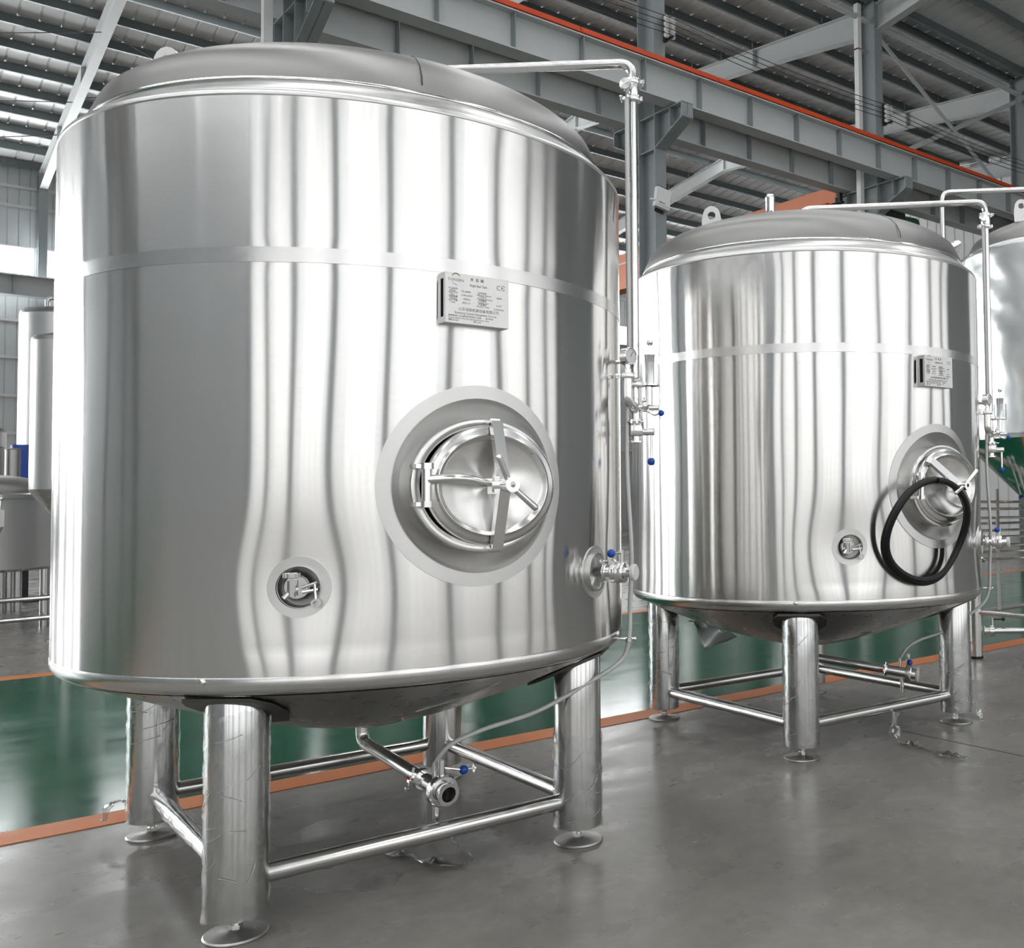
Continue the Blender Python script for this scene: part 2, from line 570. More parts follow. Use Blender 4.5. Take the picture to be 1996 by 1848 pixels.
gable('wall_right', X1, 'wall_white', 1, 'white corrugated gable wall at the far end of the hall', YM, YB)
gable('wall_right', X1, 'end_panel', 1, None, YN, YM)  # front-bay part coloured darker to darken the tank reflection
gable('wall_left', X0, 'end_panel', -1, None)

# roof ------------------------------------------------------------------
ceiling = tag(empty('ceiling', (0, 0, EAVE_M)), 'corrugated sheet roof on dark purlins and grey rafters', 'ceiling', kind='structure')
def slope_parts(ya, za, yb, zb, spacing, sheet_mat, sky=(99, 98, 1)):
    """sheets and purlins of one roof slope running from eave (ya,za) to ridge (yb,zb)"""
    L = math.hypot(yb - ya, zb - za)
    dirv = Vector((0, (yb - ya) / L, (zb - za) / L))
    n_ = Vector((0, -dirv.z, dirv.y)) * (1 if dirv.y > 0 else -1)
    W = 0.9
    sh = MB()
    xs = []
    for i in range(2):
        a = i * 0.45
        xs += [(a, 0.0), (a + 0.02, 0.035), (a + 0.05, 0.035), (a + 0.07, 0.0)]
    xs.append((W, 0.0))
    vs = []
    for x, d in xs:
        p = n_ * d
        vs += [(x, p.y, p.z), (x, dirv.y * L + p.y, dirv.z * L + p.z)]
    sh.add(vs, [(2 * i, 2 * i + 1, 2 * i + 3, 2 * i + 2) for i in range(len(xs) - 1)])
    me = sh.mesh('roof_sheet', sheet_mat)
    lit = MB().add([(0, 0, 0), (W, 0, 0), (W, dirv.y * L, dirv.z * L), (0, dirv.y * L, dirv.z * L)], [(0, 1, 2, 3)]).mesh('added_light_sheet', 'roof_glow')
    for k in range(int((X1 - X0) / W) + 1):
        if sky[0] < X0 + k * W < sky[1] and k % sky[2] == 3 % sky[2]:
            inst('added_light_sheet', lit, ceiling, (X0 + k * W, ya, za - EAVE_M))  # glowing sheet added to lift the light in the hall
        else:
            inst('roof_sheet', me, ceiling, (X0 + k * W, ya, za - EAVE_M))
    pm = MB()
    # Z purlin: web and two lips
    pm.box((3.15, 0, -0.13), (6.28, 0.012, 0.24)); pm.box((3.15, 0.035, -0.016), (6.28, 0.07, 0.012)); pm.box((3.15, -0.035, -0.248), (6.28, 0.07, 0.012))
    pme = pm.mesh('purlin', 'purlin_zinc')
    nP = int((L - 0.25) / spacing)
    for k in range(nP + 1):
        p = Vector((0, ya, za - EAVE_M)) + dirv * (0.25 + k * spacing)
        for a, b in bays:
            inst('purlin', pme, ceiling, (a, p.y, p.z))
slope_parts(YB, EAVE_B, YRB + 0.12, RIDGE_B, 1.22, 'roof_sheet')
slope_parts(YM, EAVE_M, YRB - 0.12, RIDGE_B, 1.22, 'roof_sheet')
slope_parts(YM, EAVE_M, YRN + 0.12, RIDGE_N, 1.22, 'roof_sheet', (-40, 14, 7))
slope_parts(YN, EAVE_M, YRN - 0.12, RIDGE_N, 1.22, 'roof_sheet', (-40, 14, 7))
# daylight gap along the ridges
for y, z in ((YRB, RIDGE_B), (YRN, RIDGE_N)):
    mb = MB().add([(X0, -0.13, 0), (X1, -0.13, 0), (X1, 0.13, 0), (X0, 0.13, 0)], [(0, 1, 2, 3)])
    tag(mb.build('ridge_skylight', 'roof_glow', ceiling, (0, y, z - EAVE_M + 0.03)), 'narrow bright ridge light')
# rafters
def rafter(ya, za, yb, zb, d0, d1):
    """tapered I rafter in the y-z plane, origin at x = 0"""
    mb = MB()
    L = math.hypot(yb - ya, zb - za); s = (zb - za) / (yb - ya); sgn = 1 if yb > ya else -1
    tf, bw, tw = 0.02, 0.22, 0.014
    top0, top1 = za - 0.27 - EAVE_M, zb - 0.27 - EAVE_M
    ym = ya + (yb - ya) * 0.3
    zt = lambda y: top0 + (top1 - top0) * (y - ya) / (yb - ya)
    stations = [(ya, d0), (ym, d1), (yb, d1)]
    for (y0, e0), (y1, e1) in zip(stations[:-1], stations[1:]):
        for kind in ('t', 'b', 'w'):
            if kind == 't': zz = [(y0, zt(y0) - tf, zt(y0)), (y1, zt(y1) - tf, zt(y1))]; w = bw
            elif kind == 'b': zz = [(y0, zt(y0) - e0, zt(y0) - e0 + tf), (y1, zt(y1) - e1, zt(y1) - e1 + tf)]; w = bw
            else: zz = [(y0, zt(y0) - e0 + tf, zt(y0) - tf), (y1, zt(y1) - e1 + tf, zt(y1) - tf)]; w = tw
            vs = []
            for y, zl, zh in zz:
                for x in (-w / 2, w / 2):
                    vs += [(x, y, zl), (x, y, zh)]
            mb.add(vs, [(0, 1, 3, 2), (4, 6, 7, 5), (0, 4, 5, 1), (2, 3, 7, 6), (0, 2, 6, 4), (1, 5, 7, 3)])
    for t in (0.3, 0.62, 0.999):
        y = ya + (yb - ya) * t
        mb.box((0, y, zt(y) - d1 / 2), (bw, 0.02, d1))
    return mb.mesh('rafter', 'paint_pale')
R1 = rafter(YB - 0.3, EAVE_B - 0.0, YRB, RIDGE_B, 0.62, 0.48)
R2 = rafter(YM + 0.25, EAVE_M, YRB, RIDGE_B, 0.62, 0.48)
R3 = rafter(YM - 0.25, EAVE_M, YRN, RIDGE_N, 0.62, 0.48)
R4 = rafter(YN + 0.3, EAVE_M, YRN, RIDGE_N, 0.62, 0.48)
for x in XF:
    for me in (R1, R2, R3, R4):
        inst('rafter', me, ceiling, (x, 0, 0))
# thin sag rods and flange braces under the purlins
def rod(name, a, b, r, mat, parent, n=6):
    o = parent.location if parent else Vector((0, 0, 0))
    return MB().tube([Vector(a) - Vector(o), Vector(b) - Vector(o)], r, n).build(name, mat, parent)
for a, b in (((2.6, 34.2, 12.75), (4.75, 32.6, 12.75)), ((4.75, 32.4, 12.8), (7.6, 30.2, 13.0)), ((2.2, 30.6, 13.2), (4.75, 28.6, 13.3)), ((4.75, 28.4, 13.3), (8.2, 31.0, 13.2)), ((3.0, 36.4, 12.4), (4.75, 35.0, 12.5))):
    rod('sag_rod', a, b, 0.012, 'wire_black', ceiling)

# steel columns ---------------------------------------------------------
def hcol(h, dy, bx, parent, name='column_shaft'):
    mb = MB()
    mb.box((0, -dy / 2 + 0.01, h / 2), (bx, 0.02, h)); mb.box((0, dy / 2 - 0.01, h / 2), (bx, 0.02, h)); mb.box((0, 0, h / 2), (0.014, dy - 0.04, h))
    return mb
CB0, CB1 = 8.45, 9.08      # crane runway beam, bottom and top
mid_me = hcol(EAVE_M - 0.1, 0.5, 0.26, None).mesh('steel_column', 'paint_grey')
def corbel_mesh(sy):
    """bracket from the column face out to the runway beam"""
    mb = MB()
    L = 0.78
    y0, y1 = 0.25, 0.25 + L
    zt, zb0, zb1 = CB0 - 0.02, CB0 - 0.66, CB0 - 0.30
    ym = y0 + 0.16 * L
    def plate(pts, x0, x1):
        n = len(pts)
        vs = [(x0, sy * y, z) for y, z in pts] + [(x1, sy * y, z) for y, z in pts]
        fs = [tuple(range(n)), tuple(range(n, 2 * n))[::-1]] + [(i, n + i, n + (i + 1) % n, (i + 1) % n) for i in range(n)]
        mb.add(vs, fs)
    plate([(y0, zb0), (y1, zb1), (y1, zt), (y0, zt)], -0.007, 0.007)
    plate([(y0, zt - 0.02), (y1, zt - 0.02), (y1, zt), (y0, zt)], -0.13, 0.13)
    plate([(y0, zb0), (y1, zb1), (y1, zb1 + 0.02), (y0, zb0 + 0.02)], -0.13, 0.13)
    plate([(y1 - 0.02, zb1), (y1, zb1), (y1, zt), (y1 - 0.02, zt)], -0.13, 0.13)
    plate([(0.66, zb1 - 0.05), (0.68, zb1 - 0.05), (0.68, zt), (0.66, zt)], -0.12, 0.12)
    return mb.mesh('corbel', 'paint_grey')
cor_n, cor_f = corbel_mesh(-1), corbel_mesh(1)
rib = MB()
for z in (CB0 - 0.66, CB0 - 0.03):
    rib.box((0, 0, z), (0.24, 0.46, 0.018))
rib_me = rib.mesh('web_stiffener', 'paint_grey')
col_lab = {5: 'grey steel column behind the big near tank, white downpipe beside it', 6: 'grey steel column with a white control box on its face', 7: 'grey steel column rising behind the far tank, white downpipe on its left', 8: 'grey steel column at the right edge by the cross bracing'}
for i, x in enumerate(XF):
    c = inst('steel_column', mid_me, None, (x, YM, 0)); tag(c, col_lab.get(i), 'column' if i in col_lab else None, 'middle row of steel columns', 'structure')
    inst('corbel', cor_n, c); inst('corbel', cor_f, c); inst('web_stiffener', rib_me, c)
wall_me = hcol(EAVE_B - 0.35, 0.42, 0.24, None).mesh('wall_column', 'paint_grey')
front_me = hcol(EAVE_M - 0.35, 0.5, 0.52, None).mesh('wall_column', 'paint_grey')
for i, x in enumerate(XF):
    c = inst('wall_column', wall_me, None, (x, YB - 0.32, 0))
    tag(c, 'slim grey column against the back wall between two bright windows' if i == 5 else None, 'column' if i == 5 else None, 'back wall columns', 'structure')
    c = inst('wall_column', front_me, None, (x, YN + 0.36, 0)); tag(c, None, None, 'front wall columns', 'structure')

# crane runway beams ------------------------------------------------------
def runway(y, rail, label, dz=0.0):
    root = tag(empty('crane_beam', (X0, y, (CB0 + CB1) / 2 + dz)), label, 'crane beam', kind='structure')
    h = CB1 - CB0
    mb = MB(); ibeam(mb, X1 - X0, h, 0.32, 0.022, 0.014)
    mb.build('girder', 'paint_pale', root)
    st = MB(); st.box((0, -0.075, 0), (0.016, 0.14, h - 0.05)); st = st.mesh('stiffener', 'paint_grey')
    for k in range(int((X1 - X0) / 1.27)):
        inst('stiffener', st, root, (0.5 + 1.27 * k, 0, 0))
    if rail:
        sg = MB(); sg.box((1.5, 0, 0), (2.97, 0.05, 0.085)); sg.box((1.5, -0.03, -0.035), (2.97, 0.02, 0.03)); sg = sg.mesh('rail_segment', 'rail_orange')
        rl = MB(); rl.box(((X1 - X0) / 2, 0, h / 2 + 0.025), (X1 - X0, 0.08, 0.05)); rl.build('crane_rail', 'foot_steel', root)
        for k in range(int((X1 - X0) / 3)):
            inst('rail_segment', sg, root, (3.0 * k, -0.12, h / 2 + 0.075))
    return root
runway(13.6, True, 'long grey crane runway beam with an orange conductor rail on top')
runway(14.98, False, 'dark crane runway beam on the shaded side of the columns')
runway(37.35, False, 'grey crane runway beam along the back wall under the windows', -0.49)

# struts and cross bracing along the column row
for i in range(len(XF) - 1):
    o = MB().tube([(XF[i] + 0.14, YM, 12.25), (XF[i + 1] - 0.14, YM, 12.25)], 0.065, 10).build('strut_tube', 'paint_pale')
    tag(o, {7: 'round grey strut tube right of the far column', 6: 'round grey strut tube left of the far column', 5: 'round grey strut tube above the big near tank'}.get(i), 'strut' if i in (5, 6, 7) else None, None, 'structure')
xa, xb = XF[7] + 0.14, XF[8] - 0.14
for nm, a, b in (('falling', (xa, YM - 0.04, 12.05), (xb, YM - 0.04, 9.0)), ('rising', (xb, YM + 0.05, 12.05), (xa, YM + 0.05, 9.0))):
    d = Vector(b) - Vector(a)
    M = frame_z(a, d, (0, 1, 0))
    mb = MB(); L = d.length
    mb.box((0, 0, L / 2), (0.012, 0.11, L), M); mb.box((0.05, 0.05, L / 2), (0.1, 0.012, L), M)
    tag(mb.build('cross_brace', 'paint_pale'), 'angle steel cross brace %s from the far column to the right' % nm, 'brace', 'cross bracing', 'structure')

# ------------------------------------------------------------------ bright beer tanks
TR = 1.1
AZ_PIPE = R_(-44)
er = Vector((math.cos(AZ_PIPE), math.sin(AZ_PIPE), 0))
et = Vector((-math.sin(AZ_PIPE), math.cos(AZ_PIPE), 0))
PP = er * 1.18
MW_Z = 1.471
PORTS = [(R_(-90), MW_Z, 0.325, 0.012, 0.21), (R_(-120.3), 1.15, 0.085, 0.011, 0.115), (R_(-58.5), 1.133, 0.085, 0.009, 0.11)]
def shell_dr(a, z):
    d = 0.0005 * math.sin(5 * a + 1.1 + 1.7 * z) + 0.0005 * math.sin(9 * a - 2.3 * z + 0.4) * math.sin(2.1 * z)
    d += 0.00025 * math.sin(17 * a + 3.1 * z + 2.0) + 0.00010 * math.sin(29 * a - 4.0 * z)
    for pa, pz, pr, dep, sg in PORTS:
        da = (a - pa + PI) % (2 * PI) - PI
        q = (da * TR) ** 2 + (z - pz) ** 2
        d -= dep * math.exp(-q / (2 * (sg + pr * 0.35) ** 2))
    return d
def shell_mesh():
    mb = MB(); n, k = 360, 112
    z0, z1 = 0.8687, 2.7385
    for j in range(k + 1):
        z = z0 + (z1 - z0) * j / k
        e = min(1, (z - z0) / 0.08, (z1 - z) / 0.08, abs(z - 2.22) / 0.06)
        for i in range(n):
            a = 2 * PI * i / n
            r = TR + shell_dr(a, z) * max(0, e)
            mb.v.append((r * math.cos(a), r * math.sin(a), z))
    for j in range(k):
        for i in range(n):
            a = 2 * PI * (i + 0.5) / n; z = z0 + (z1 - z0) * (j + 0.5) / k
            hole = False
            for pa, pz, pr, dep, sg in PORTS:
                da = (a - pa + PI) % (2 * PI) - PI
                if math.hypot(da * TR, z - pz) < pr - 0.008:
                    hole = True
            if not hole:
                mb.f.append((j * n + i, j * n + (i + 1) % n, (j + 1) * n + (i + 1) % n, (j + 1) * n + i))
    return mb
def onshell(az, u, w, z0, off):
    """a point at arc offset u and height offset w from a port centre"""
    r = TR + off
    a = az + math.asin(max(-1, min(1, u / TR)))
    return (r * math.cos(a), r * math.sin(a), z0 + w)
def collar(az, z0, ri, ro, off=0.004, n=64):
    mb = MB(); vs, fs = [], []
    rings = [(ro, -0.004), (ro, off), (ri, off), (ri, -0.02)]
    sub = []
    for q in range(len(rings) - 1):
        (r0, o0), (r1, o1) = rings[q], rings[q + 1]
        for t in range(4):
            sub.append((r0 + (r1 - r0) * t / 4, o0 + (o1 - o0) * t / 4))
    sub.append(rings[-1]); k = len(sub)
    for i in range(n):
        th = 2 * PI * i / n
        for r, o in sub:
            cu, cz = r * math.cos(th), r * math.sin(th)
            base = shell_dr(az + cu / TR, z0 + cz)
            vs.append(onshell(az, cu, cz, z0, o + base))
    for i in range(n):
        j = (i + 1) % n
        for q in range(k - 1):
            fs.append((i * k + q, i * k + q + 1, j * k + q + 1, j * k + q))
    return mb.add(vs, fs)
def knob(mb_parent, name, c, r, mat='blue_plastic'):
    return MB().sphere(c, r).build(name, mat, mb_parent)
def clamp_ring(parent, c, axis, r, wing=(0, 0, 1), name='clamp', w=0.022):
    """tri-clamp: grooved ring with a hinge ear and a wing nut"""
    M = frame_z(c, axis, wing)
    mb = MB()
    mb.lathe([(r * 0.55, -w * 0.5), (r * 0.95, -w * 0.5), (r, -w * 0.3), (r, w * 0.3), (r * 0.95, w * 0.5), (r * 0.55, w * 0.5)], 24, M)
    mb.box((r * 1.15, 0.35 * r, 0), (r * 0.55, r * 0.22, w * 0.75), M); mb.box((r * 1.15, -0.35 * r, 0), (r * 0.55, r * 0.22, w * 0.75), M)
    mb.tube([(r * 1.25, -r * 0.9, 0), (r * 1.25, r * 0.75, 0)], r * 0.11, 8, mat=M)
    mb.lathe([(r * 0.12, -r * 0.07), (r * 0.27, -r * 0.07), (r * 0.27, r * 0.07), (r * 0.12, r * 0.07)], 12, M @ Matrix.Translation((r * 1.25, r * 1.0, 0)), close=True)
    mb.box((-r * 1.05, 0, 0), (r * 0.3, r * 0.35, w * 0.8), M)
    return mb.build(name, 'cast_steel', parent)

def dome_profile():
    P = [(1.02, 2.815)]
    for i in range(25):
        t = 1 - i / 24
        P.append((max(1.02 * t, 1e-4), 2.85 + 0.30 * math.sqrt(max(0, 1 - t ** 2.4))))
    return P
def dome_z(r):
    return 2.85 + 0.30 * math.sqrt(max(0, 1 - (r / 1.02) ** 2.4))

def text(parent, body, x, z, size, mat='print_grey', y=0.0, align='LEFT', sx=1.0, sp=1.0, spl=1.0):
    cu = bpy.data.curves.new('lettering', 'FONT')
    cu.body = body; cu.size = size; cu.align_x = align; cu.extrude = 0.0002; cu.resolution_u = 2
    cu.space_character = sp; cu.space_line = spl
    tmp = bpy.data.objects.new('tmp_text', cu)
    COL.objects.link(tmp)
    dg = bpy.context.evaluated_depsgraph_get()
    me = bpy.data.meshes.new_from_object(tmp.evaluated_get(dg))
    bpy.data.objects.remove(tmp)
    bpy.data.curves.remove(cu)
    me.name = 'lettering'
    me.materials.clear()
    me.materials.append(MATS[mat])
    o = bpy.data.objects.new('lettering', me)
    COL.objects.link(o); o.parent = parent
    o.location = (x, y, z); o.rotation_euler = (PI / 2, 0, 0); o.scale = (sx, 1, 1)
    o['kind'] = 'stuff'
    return o

def make_tank():
    root = empty('bright_beer_tank')
    shell_mesh().build('shell', 'shell_steel', root, sharp=180)
    # ground weld bands, rim and shoulder
    MB().lathe([(TR - 0.004, 2.192), (TR + 0.0015, 2.194), (TR + 0.0015, 2.243), (TR - 0.004, 2.245)], 180).build('weld_band', 'band_steel', root)
    MB().lathe([(1.099, 0.8695), (1.1015, 0.866), (1.1015, 0.845), (1.098, 0.832), (1.088, 0.818), (1.070, 0.808), (1.045, 0.802), (1.02, 0.80)], 180).build('bottom_rim', 'band_steel', root, sharp=80)
    MB().lathe([(1.099, 2.7375), (1.1012, 2.739), (1.1012, 2.746), (1.098, 2.757), (1.088, 2.766), (1.075, 2.772), (1.062, 2.782), (1.045, 2.797), (1.033, 2.812), (1.018, 2.820)], 180).build('shoulder', 'satin_steel', root, sharp=80)
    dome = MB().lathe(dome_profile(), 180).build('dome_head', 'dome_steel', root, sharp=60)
    MB().lathe([(1.021, 2.817), (1.028, 2.820), (1.028, 2.832), (1.021, 2.836)], 120).build('edge_bead', 'tube_steel', dome, sharp=80)
    a = R_(-99.5)
    sm = [Vector((r * math.cos(a + 0.03 * (1 - r)), r * math.sin(a + 0.03 * (1 - r)), dome_z(r) + 0.0008)) for r in (1.0195, 1.01, 0.98, 0.93, 0.86, 0.75, 0.6, 0.4)]
    MB().tube(sm, 0.0022, 6).build('seam', 'seam_dark', dome)
    head = [(1.06, 0.803)] + [(max(1.05 * t, 0.02), 0.48 + 0.32 * t ** 1.5) for t in [1 - i / 20 for i in range(21)]]
    hd = MB().lathe(head, 120).build('bottom_head', 'head_steel', root, sharp=80)
    # weld seam of the head, running crooked to the outlet
    ws = [(0.98, -0.92), (0.80, -1.00), (0.62, -1.18), (0.45, -1.10), (0.30, -1.30), (0.14, -1.42)]
    P = []
    for r, aa in ws:
        t = r / 1.05
        P.append((r * math.cos(aa - 0.5), r * math.sin(aa - 0.5), 0.48 + 0.32 * t ** 1.5 - 0.002))
    MB().tube(smooth_path(P, 6), 0.0035, 6).build('weld_seam', 'cast_steel', hd)
    # legs -----------------------------------------------------------
    LR = 0.928
    foot = MB(); foot.lathe([(1e-4, 0.0), (0.100, 0.0), (0.101, 0.006), (0.096, 0.011), (0.030, 0.017), (0.02, 0.022), (1e-4, 0.022)], 40); foot = foot.mesh('foot_disc', 'foot_steel')
    stem = MB(); stem.tube([(0, 0, 0.018), (0, 0, 0.085)], 0.011, 12); stem.lathe([(1e-4, 0.022), (0.021, 0.022), (0.021, 0.036), (1e-4, 0.036)], 6); stem.lathe([(1e-4, 0.044), (0.019, 0.044), (0.019, 0.056), (1e-4, 0.056)], 6); stem = stem.mesh('foot_stem', 'leg_steel')
    pad = MB()
    ring = [(0.19, 0.02), (0.16, 0.11), (0.05, 0.15), (-0.06, 0.14), (-0.12, 0.10), (-0.13, -0.10), (-0.06, -0.14), (0.05, -0.15), (0.14, -0.12), (0.20, -0.05)]
    for nm, az in (('leg', -135), ('leg', 135), ('leg', -45), ('leg', 45)):
        a = R_(az); c = Vector((LR * math.cos(a), LR * math.sin(a), 0))
        top = 0.80
        mb = MB(); mb.lathe([(0.088, 0.075), (0.0955, 0.072), (0.0965, 0.078), (0.0965, top), (0.09, top + 0.02)], 40); mb.lathe([(1e-4, 0.080), (0.092, 0.080)], 40)
        lg = mb.build(nm, 'leg_steel', root, c, (0, 0, a), sharp=50)
        inst('foot_disc', foot, lg); inst('foot_stem', stem, lg)
        # reinforcing pad between leg and head
        pb = MB(); vs = []
        for u, v in ring:
            for dz in (-0.012, 0.0):
                r = LR - u; aa = v / LR
                x, y = r * math.cos(aa), r * math.sin(aa)
                t = min(1.0, r / 1.05)
                vs.append((x - LR, y, 0.48 + 0.32 * t ** 1.5 + dz - 0.006))
        n = len(ring)
        pb.add(vs, [tuple(2 * i for i in range(n)), tuple(2 * i + 1 for i in range(n))[::-1]] + [(2 * i, 2 * i + 1, 2 * ((i + 1) % n) + 1, 2 * ((i + 1) % n)) for i in range(n)])
        pb.build('leg_pad', 'pad_steel', lg)
    s = LR / math.sqrt(2)
    for (x0, y0), (x1, y1) in (((-s, -s), (s, -s)), ((s, -s), (s, s)), ((s, s), (-s, s)), ((-s, s), (-s, -s))):
        d = Vector((x1 - x0, y1 - y0, 0)).normalized() * 0.085
        MB().tube([(x0 + d.x, y0 + d.y, 0.178), (x1 - d.x, y1 - d.y, 0.178)], 0.032, 20).build('brace', 'leg_steel', root, sharp=50)
    rv = MB(); rv.lathe([(1e-4, 0.008), (0.006, 0.0075), (0.010, 0.005), (0.012, 0.0)], 14); rv = rv.mesh('rivet', 'cast_steel')
    for az in (-135.7, -45, 45, 135):
        a = R_(az)
        o = inst('rivet', rv, root, (1.1015 * math.cos(a), 1.1015 * math.sin(a), 0.856)); o.rotation_euler = (0, PI / 2, a)
    # lifting lugs ----------------------------------------------------
    def lug(az, rr):
        a = R_(az)
        outl = [(-0.062, -0.06), (0.062, -0.06), (0.058, 0.05)]
        for i in range(9):
            t = PI * i / 8
            outl.append((0.052 * math.cos(t), 0.075 + 0.052 * math.sin(t)))
        outl.append((-0.058, 0.05))
        hole = [(0.024 * math.cos(2 * PI * i / 16), 0.07 + 0.024 * math.sin(2 * PI * i / 16)) for i in range(16)]
        # plate with a hole: bridge ring from the resampled outline to the hole
        pts = []
        for hx, hy in hole:
            dx, dy = hx, hy - 0.07
            L = math.hypot(dx, dy); dx, dy = dx / L, dy / L
            best = 1e9
            n = len(outl)
            for i in range(n):
                (ax, ay), (bx, by) = outl[i], outl[(i + 1) % n]
                ex, ey = bx - ax, by - ay
                det = dx * (-ey) + dy * ex
                if abs(det) < 1e-9: continue
                t = ((ax) * (-ey) + (ay - 0.07) * ex) / det
                u = (dx * (ay - 0.07) - dy * ax) / det
                if t > 0 and -1e-6 <= u <= 1 + 1e-6: best = min(best, t)
            pts.append((dx * best, 0.07 + dy * best))
        mb = MB(); n = 16; vs = []
        for y in (-0.007, 0.007):
            vs += [(p[0], y, p[1]) for p in pts] + [(p[0], y, p[1]) for p in hole]
        fs = []
        for i in range(n):
            j = (i + 1) % n
            fs += [(i, j, n + j, n + i), (2 * n + i, 3 * n + i, 3 * n + j, 2 * n + j), (i, 2 * n + i, 2 * n + j, j), (n + i, n + j, 3 * n + j, 3 * n + i)]
        mb.add(vs, fs)
        mb.build('lifting_lug', 'satin_steel', root, (rr * math.cos(a), rr * math.sin(a), dome_z(rr) - 0.028), (0, 0, a + PI * 0.5 + R_(38)))
    lug(184, 0.77); lug(4, 0.77)
    # vent and spray-ball arm ------------------------------------------
    pv = empty('vacuum_valve', (-0.205, 0.06, dome_z(0.21) - 0.012), 0, root)
    MB().lathe([(0.022, -0.01), (0.022, 0.05), (0.034, 0.055), (0.034, 0.075), (0.03, 0.08), (0.03, 0.195), (0.032, 0.2), (0.032, 0.215), (0.026, 0.225), (1e-4, 0.225)], 24).build('valve_body', 'cast_steel', pv)
    clamp_ring(pv, (0, 0, 0.064), (0, 0, 1), 0.038, (0.7, -0.7, 0))
    vh = MB().lathe([(1e-4, 0.0), (0.006, 0.0)], 10).mesh('vent_hole', 'gap_shade')
    for i in range(6):
        a = 2 * PI * i / 6
        h = inst('vent_hole', vh, pv); h.matrix_local = frame_z((0.0307 * math.cos(a), 0.0307 * math.sin(a), 0.11), (math.cos(a), math.sin(a), 0))
    ZA = 3.288
    arm = arc_pts([(0, 0, 3.13), (0, 0, ZA), PP * 1.0 + Vector((0, 0, ZA)), PP + Vector((0, 0, 3.16))], 0.075, 8)
    MB().tube(arm, 0.0205, 20).build('spray_pipe', 'tube_steel', root, sharp=50)
    # upper clamp group at the top of the riser
    uc = empty('riser_valve', PP + Vector((0, 0, 3.175)), 0, root)
    MB().lathe([(0.018, -0.055), (0.026, -0.05), (0.030, -0.02), (0.030, 0.02), (0.026, 0.04), (0.0205, 0.045)], 24).build('valve_body', 'cast_steel', uc)
    clamp_ring(uc, (0, 0, -0.045), (0, 0, 1), 0.036, tuple(-er))
    clamp_ring(uc, (0, 0, 0.03), (0, 0, 1), 0.034, tuple(er * 0.9 + et * 0.3))
    MB().lathe([(1e-4, 0.004), (0.024, 0.003), (0.0255, 0.0), (0.0255, -0.008), (0.016, -0.01), (0.016, -0.05)], 32, frame_z(-et * 0.062 - er * 0.022, -et)).build('blind_cap', 'cast_steel', uc)
    # riser, hose and gauge group -----------------------------------------
    MB().tube([PP + Vector((0, 0, 3.13)), PP + Vector((0, 0, 1.93))], 0.0195, 20).build('riser_pipe', 'tube_steel', root, sharp=50)
    def T(x, y, d=0.0):      # gauge group drawn on the plane of the riser
        return PP + er * ((x - 1237) / 462) + et * d + Vector((0, 0, 2.0 - (y - 705) / 459))
    gg = empty('gauge_group', PP + Vector((0, 0, 1.80)), 0, root)
    off = PP + Vector((0, 0, 1.80))
    def G(x, y, d=0.0): return T(x, y, d) - off
    clamp_ring(gg, G(1240, 750), (0, 0, 1), 0.034, tuple(er))
    MB().tube([G(1237, 752), G(1238, 800)], 0.0175, 18).build('tee_body', 'tube_steel', gg)
    bend = arc_pts([G(1226, 735, -0.045), G(1226, 786, -0.045), G(1238, 796, -0.0), G(1238, 820, 0)], 0.05, 8)
    MB().tube(bend, 0.021, 20).build('siphon_bend', 'tube_steel', gg, sharp=50)
    clamp_ring(gg, G(1226, 735, -0.045), (0, 0, 1), 0.033, tuple(-er))
    MB().lathe([(0.016, 0), (0.016, 0.02), (0.012, 0.022), (0.012, 0.05)], 16, Matrix.Translation(G(1226, 731, -0.045))).build('gauge_neck', 'cast_steel', gg)
    gdir = (-et * 0.55 + er * 0.83)
    gc = G(1230, 697, -0.045)
    gz = MB().lathe([(1e-4, -0.030), (0.034, -0.030), (0.0375, -0.026), (0.0375, 0.006), (0.034, 0.010), (0.0315, 0.008)], 32, frame_z(gc, gdir)).build('pressure_gauge', 'cast_steel', gg)
    MB().lathe([(1e-4, 0.0065), (0.0318, 0.0065)], 32, frame_z(gc, gdir)).build('gauge_dial', 'white_plastic', gg)
    # the dial needle
    MB().box((0.010, 0, 0.0078), (0.026, 0.002, 0.001), frame_z(gc, gdir, (0.3, 0.2, 0.6))).build('gauge_needle', 'black_plastic', gg)
    MB().tube([G(1238, 796), G(1238, 826)], 0.0195, 20).build('drop_pipe', 'tube_steel', gg)
    clamp_ring(gg, G(1238, 823), (0, 0, 1), 0.034, tuple(-et))
    MB().lathe([(0.019, 0.03), (0.034, 0.026), (0.036, 0.022), (0.036, -0.018), (0.034, -0.022), (0.019, -0.026), (0.019, -0.044), (0.030, -0.046), (0.030, -0.052), (0.017, -0.052)], 28, Matrix.Translation(G(1238, 839))).build('butterfly_valve', 'cast_steel', gg)
    MB().tube([G(1252, 842), G(1274, 842)], 0.0155, 16).build('handle_hub', 'cast_steel', gg)
    MB().tube([G(1268, 846), G(1267.5, 893)], 0.0055, 10).build('handle_rod', 'cast_steel', gg)
    knob(gg, 'handle_ball', G(1267.5, 900), 0.0165)
    # bunging valve in a clear sleeve
    MB().tube([G(1264, 790), G(1264, 752)], 0.0155, 16).build('bung_stem', 'tube_steel', gg)
    MB().tube(arc_pts([G(1240, 794), G(1256, 794), G(1264, 788), G(1264, 770)], 0.02, 5), 0.015, 14).build('bung_elbow', 'tube_steel', gg)
    MB().lathe([(0.041, -0.003), (0.041, 0.003), (0.012, 0.004)], 28, Matrix.Translation(G(1266, 752))).build('sleeve_flange', 'cast_steel', gg)
